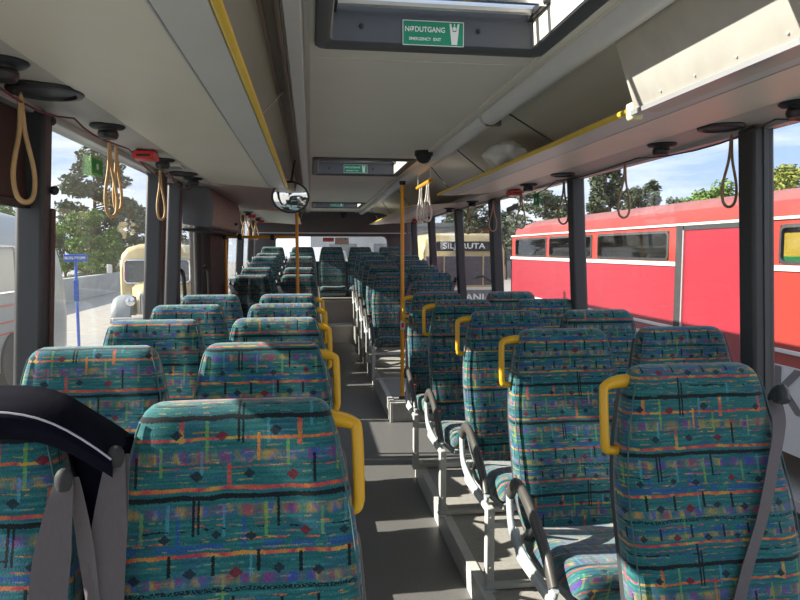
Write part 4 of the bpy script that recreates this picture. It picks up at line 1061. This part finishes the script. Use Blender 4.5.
for sx in (-1, 1):
    ring = []
    secs = []
    for k in range(9):
        a = PI*k/8; y = -.72 - .50*math.cos(a); z = .55 + .52*math.sin(a)
        secs.append([(sx*x, y + (0 if q < 4 else 0), z - dz) for q, (x, dz) in enumerate([(.52, .0), (.62, -.03), (.85, -.03), (1.0, .06), (1.02, .18), (.98, .16), (.82, .06), (.56, .06)])])
    MB().loft(secs).build('fender', M['coach'], VB, smooth=60)
    MB().lathe([(.001, .1), (.08, .08), (.12, .0), (.125, -.03), (.08, -.05), (.001, -.06)], (sx*.52, -1.12, .95), 'y', 18).build('headlamp', M['chrome'], VB)
    MB().lathe([(.2, 0), (.42, 0), (.42, .22), (.2, .22)], (sx*.78-.11, -.72, .44), 'x', 24).build('front_wheel', M['rubber'], VB)
    MB().lathe([(.2, 0), (.42, 0), (.42, .25), (.2, .25)], (sx*.92-.12, 5.6, .44), 'x', 24).build('rear_wheel', M['rubber'], VB)
    a = MB().tube([(sx*.98, 0, 1.75), (sx*1.22, -.06, 1.78)], .012, 6).build('mirror_arm', M['black'], VB)
    MB().box((sx*1.24-.07, -.09, 1.66), (sx*1.24+.07, -.05, 1.90)).build('wing_mirror', M['whitepaint'], VB, .02)
MB().box((-.95, -1.32, .42), (.95, -1.25, .54)).build('bumper', M['alu'], VB, .02)

# ---- grey-white coach at far left
GC = thing('grey_coach', 'pale grey coach with red pinstripes parked outside the nearest left window', 'coach', (-6.1, 8.85, G))
w = 1.22
prof = [(-w, .35), (w, .35), (w+.03, 1.2), (w, 2.0), (w-.08, 2.5), (w-.3, 2.85), (w-.7, 3.0), (-w+.7, 3.0), (-w+.3, 2.85), (-w+.08, 2.5), (-w, 2.0), (-w-.03, 1.2)]
secs = []
for (y, k, d) in [(-6, 1, 0), (3.5, 1, 0), (4.2, .99, .05), (4.7, .96, .18), (5.05, .90, .45), (5.25, .80, .9), (5.35, .7, 1.4)]:
    secs.append([(p[0]*k, y, p[1] if p[1] < 1.0 else max(1.0, p[1]-d)) for p in prof])
MB().loft(secs).build('body', M['coach'], GC, smooth=50)
for (y0, y1) in [(-5.6, -4.0), (-3.9, -2.3), (-2.2, -.6), (-.5, 1.1), (1.2, 2.55), (2.75, 4.0)]:
    pr = rrect(y0, y1, 1.62, 2.36, .10, 0)
    f = MB().loft([[(w+.005, p[0], p[2]) for p in pr], [(w+.028, p[0], p[2]) for p in pr]]).build('side_window', M['blackglass'], GC)
    MB().tube([(w+.028, p[0], p[2]) for p in pr], .022, 6, closed=True).build('window_rim', M['chrome'], f)
for z in (.95, 1.13, 1.40): MB().box((w+.022, -6, z), (w+.036, 4.0, z+.022)).build('pinstripe', M['red'], GC)
for y in (-4.2, 2.4): MB().lathe([(.2, 0), (.48, 0), (.48, .25), (.2, .25)], (w-.2, y, .48), 'x', 24).build('wheel', M['rubber'], GC)

# ---- sign, wall, rear van, building
sg = thing('bus_stop_sign', 'blue bus stop sign on a blue post outside the left window', 'sign', (-5.45, 15.9, G))
MB().cyl((0, 0, 0), (0, 0, 2.1), .035, n=10).build('post', M['signblue'], sg)
MB().box((-.06, -.04, 1.1), (.06, -.02, 1.6)).build('timetable', M['signblue'], sg, .01)
MB().box((-.26, -.02, 2.02), (.26, .02, 2.20)).build('name_plate', M['signblue'], sg, .01)
text('lettering', 'BUSS-STOPP', .085, M['white'], sg, (0, -.025, 2.11), (PI/2, 0, 0), .002, 'CENTER', .002)
o = MB().box((-10.9, 22, G), (-10.5, 60, G+1.05)).build('retaining_wall', M['concrete'], None, .02); tag(o, 'long low grey concrete retaining wall beyond the blue sign', 'wall')
VN = thing('white_van', 'white van parked behind the rear window', 'van', (.2, 17.5, G))
secs = [[(x*k, y, z if z < 1 else 1 + (z-1)*kz) for x, z in [(-.95, .35), (.95, .35), (1.0, 1.1), (.93, 1.7), (.8, 2.25), (.5, 2.38), (-.5, 2.38), (-.8, 2.25), (-.93, 1.7), (-1.0, 1.1)]] for (y, k, kz) in [(-.55, .92, .12), (-.5, .97, .3), (.1, .98, .42), (.6, .96, 1.0), (5, 1, 1)]]
MB().loft(secs).build('body', M['whitepaint'], VN, smooth=40)
MB().prism([(.12, 1.62), (.55, 2.25), (.57, 2.23), (.14, 1.60)], -.78, .78, 'x').build('windscreen', M['blackglass'], VN)
for sx in (-1, 1):
    MB().box((sx*.72-.14, -.58, .85), (sx*.72+.14, -.5, 1.05)).build('headlamp', M['chrome'], VN, .02)
    for y in (.5, 4.0): MB().lathe([(.2, 0), (.34, 0), (.34, .2), (.2, .2)], (sx*.88-.1, y, .34), 'x', 20).build('wheel', M['rubber'], VN)
MB().box((-.45, -.57, .6), (.45, -.53, .8)).build('grille', M['rubber'], VN, .01)
VC = thing('white_car', 'white estate car parked right of the van behind the rear window', 'car', (2.25, 14.6, G))
secs = [[(x*k, y, z if z < .8 else .8 + (z-.8)*kz) for x, z in [(-.85, .3), (.85, .3), (.88, .85), (.7, 1.75), (-.7, 1.75), (-.88, .85)]] for (y, k, kz) in [(-1, .92, .02), (-.9, .98, .1), (.1, 1, .16), (.6, 1, .95), (3, 1, 1)]]
MB().loft(secs).build('body', M['whitepaint'], VC, smooth=40)
MB().prism([(.12, 1.0), (.58, 1.66), (.60, 1.64), (.14, .98)], -.66, .66, 'x').build('windscreen', M['blackglass'], VC)
for sx in (-1, 1):
    for y in (-.3, 2.3): MB().lathe([(.15, 0), (.31, 0), (.31, .2), (.15, .2)], (sx*.82-.1, y, .31), 'x', 20).build('wheel', M['rubber'], VC)
bd = thing('depot_building', 'pale grey depot building behind the cream bus, far away', 'building', (14, 52, G))
MB().box((-14, 0, 0), (10, 12, 4.2)).build('wall', M['concrete'], bd)
MB().box((-14.4, -.4, 4.2), (10.4, 12.4, 4.5)).build('roof', M['coach'], bd)
for k in range(6): MB().box((-12.5+k*3.6, -.05, 1.4), (-10.3+k*3.6, .02, 2.8)).build('window', M['blackglass'], bd)
MB().box((-2.0, -.3, 3.3), (1.2, -.2, 4.1)).build('orange_sign', M['orangered'], bd)

# ---- trees
def tree(x, y, h, kind, lab, group, seed, mat=None, spread=1.0, nl=2200):
    rnd = random.Random(seed); t = thing(kind, lab, 'tree', (x, y, G), 0, group)
    lean = rnd.uniform(-.05, .05)*h
    tr = MB(); top = h*(.92 if kind == 'pine_tree' else .6)
    tr.tube([(0, 0, 0), (lean*.3, 0, h*.3), (lean*.7, .1, h*.6), (lean, 0, top)], [h*.022, h*.018, h*.012, h*.003], 8)
    blobs = []
    if kind == 'pine_tree':
        for k in range(40):
            f = .28 + .70*(k/39); rad = h*.24*spread*(1-((f-.55)/.62)**2)*rnd.uniform(.55, 1.15); a = rnd.uniform(0, 2*PI)
            cx, cy, cz = lean*f + rad*.75*math.cos(a), rad*.75*math.sin(a), h*f
            tr.tube([(lean*f, 0, cz-h*.05), (cx, cy, cz)], [h*.006, h*.002], 5)
            blobs.append((cx, cy, cz, h*.085*spread, h*.085*spread, h*.055))
        blobs.append((lean, 0, h*.96, h*.06, h*.06, h*.04))
    else:
        for k in range(18):
            f = rnd.uniform(.05 if kind == 'leafy_shrub' else .30, .95); rad = h*.30*spread*math.sqrt(max(.05, 1-((f-.6)/.42)**2)); a = rnd.uniform(0, 2*PI); q = rnd.uniform(.2, .9)
            cx, cy, cz = rad*q*math.cos(a), rad*q*math.sin(a), h*f
            tr.tube([(0, 0, h*.25), (cx*.6, cy*.6, h*.25+(cz-h*.25)*.6), (cx, cy, cz)], [h*.01, h*.006, h*.002], 5)
            blobs.append((cx, cy, cz, h*.12*spread, h*.12*spread, h*.09))
    tr.build('trunk', M['bark'], t, smooth=60)
    m = MB(); per = int(nl*1.7)//len(blobs); s0 = h*.014
    for (cx, cy, cz, rx_, ry_, rz_) in blobs:
        for _ in range(per):
            a = rnd.uniform(0, 2*PI); u = rnd.uniform(-1, 1); r_ = rnd.random()**.45; q = math.sqrt(1-u*u)
            c = Vector((cx+rx_*r_*q*math.cos(a), cy+ry_*r_*q*math.sin(a), cz+rz_*r_*u))
            d1 = Vector((rnd.gauss(0, 1), rnd.gauss(0, 1), rnd.gauss(0, .6))).normalized(); d2 = d1.cross(Vector((rnd.gauss(0, 1), rnd.gauss(0, 1), rnd.gauss(0, 1)))).normalized()
            s_ = s0*rnd.uniform(.6, 1.4)
            m.add([c-d1*s_*1.5, c+d2*s_*.7, c+d1*s_*1.5, c-d2*s_*.7], [(0, 1, 2, 3)])
    m.build('foliage', mat or M['pine'], t, smooth=0)
def at(px, d):
    """direction of a photo column to a world X,Y at Y distance"""
    a = math.atan((px-400)/640) + R(7.92); return (math.tan(a)*d, d)
k = 0
gl_ = 'trees beyond the concrete wall on the left'; gr_ = 'trees behind the red bus on the right'
def T(px, d, ytop, kind, lab, grp, mat=None, spread=1.0, nl=2200):
    global k; k += 1
    x, y = at(px, d); h = 2.3 + (250-ytop)/640*(y*.99 + x*.138); tree(x, y, h, kind, lab, grp, 100+k, mat, spread, nl)
T(96, 42, 152, 'pine_tree', 'tall dark pine in the second left window', gl_, None, 1.15, 5000)
T(66, 38, 222, 'leafy_tree', 'bright green leafy tree left of the tall pine, behind the blue sign', gl_, M['leaf'], 1.2, 3500)
T(88, 36, 212, 'leafy_tree', 'bright green leafy tree in front of the tall pine trunk', gl_, M['leaf'], 1.1, 3500)
T(112, 40, 228, 'leafy_tree', 'green leafy tree right of the tall pine, above the wall', gl_, M['leaf'], 1.1, 3000)
T(134, 48, 205, 'pine_tree', 'dark pine above the vintage bus in the second left window', gl_, None, 1.3, 3500)
T(150, 52, 212, 'pine_tree', 'dark pine beside the second left pillar', gl_, None, 1.3, 3000)
T(176, 50, 200, 'pine_tree', 'pine glimpsed between the two left pillars', gl_, None, 1.3, 2500)
T(58, 36, 262, 'leafy_shrub', 'green shrub over the wall, left of the blue sign', gl_, M['leaf'], 1.7, 2500)
T(84, 38, 258, 'leafy_shrub', 'green shrub over the wall, directly behind the blue sign', gl_, M['leaf'], 1.7, 2500)
T(110, 41, 258, 'leafy_shrub', 'green shrub over the wall, left of the vintage bus', gl_, M['leaf'], 1.7, 2500)
T(8, 44, 205, 'leafy_tree', 'green tree at the far left edge behind the grey coach', gl_, M['leaf'], 1.0, 2500)
T(35, 46, 215, 'leafy_tree', 'green tree hidden mostly by the first left pillar', gl_, M['leaf'], 1.0, 1500)
T(215, 60, 226, 'pine_tree', 'dark pine seen through the middle door glass', gl_, None, 1.4, 2000)
T(418, 60, 196, 'pine_tree', 'hazy pine by the farthest right windows', gr_, None, 1.4, 2500)
T(455, 55, 205, 'pine_tree', 'pine left of the fourth right pillar, above the cream bus', gr_, None, 1.2, 2500)
T(474, 50, 202, 'pine_tree', 'pine above the destination board of the cream bus', gr_, None, 1.1, 2500)
T(506, 48, 212, 'pine_tree', 'small pine just right of the third right pillar', gr_, None, 1.0, 2000)
T(543, 44, 192, 'pine_tree', 'broad round pine above the rear end of the red bus', gr_, None, 1.7, 4500)
T(600, 50, 168, 'pine_tree', 'tall pine just right of the second right pillar', gr_, None, .75, 4500)
T(630, 60, 190, 'pine_tree', 'dark pine behind the brown loop over the red roof', gr_, None, .75, 2500)
T(650, 62, 184, 'pine_tree', 'slim dark pine left of the tree gap over the red roof', gr_, None, .7, 2500)
T(672, 66, 200, 'pine_tree', 'low dark pine in the middle of the gap over the red roof', gr_, None, .7, 2000)
T(686, 66, 196, 'leafy_tree', 'pale green tree in the middle of the nearest full right window', gr_, M['leaf'], 1.0, 2000)
T(704, 62, 188, 'leafy_tree', 'pale green tree left of the nearest right pillar', gr_, M['leaf'], 1.0, 2500)
T(722, 58, 178, 'leafy_tree', 'green tree partly behind the nearest right pillar', gr_, M['leaf'], 1.1, 2500)
T(752, 60, 186, 'leafy_tree', 'green tree mostly hidden by the nearest right pillar', gr_, M['leafy'], 1.1, 1500)
T(776, 52, 168, 'leafy_tree', 'yellowish tree just right of the nearest right pillar', gr_, M['leafy'], 1.2, 3500)
T(798, 48, 160, 'leafy_tree', 'yellowish tree at the right edge of the photo', gr_, M['leafy'], 1.2, 3500)
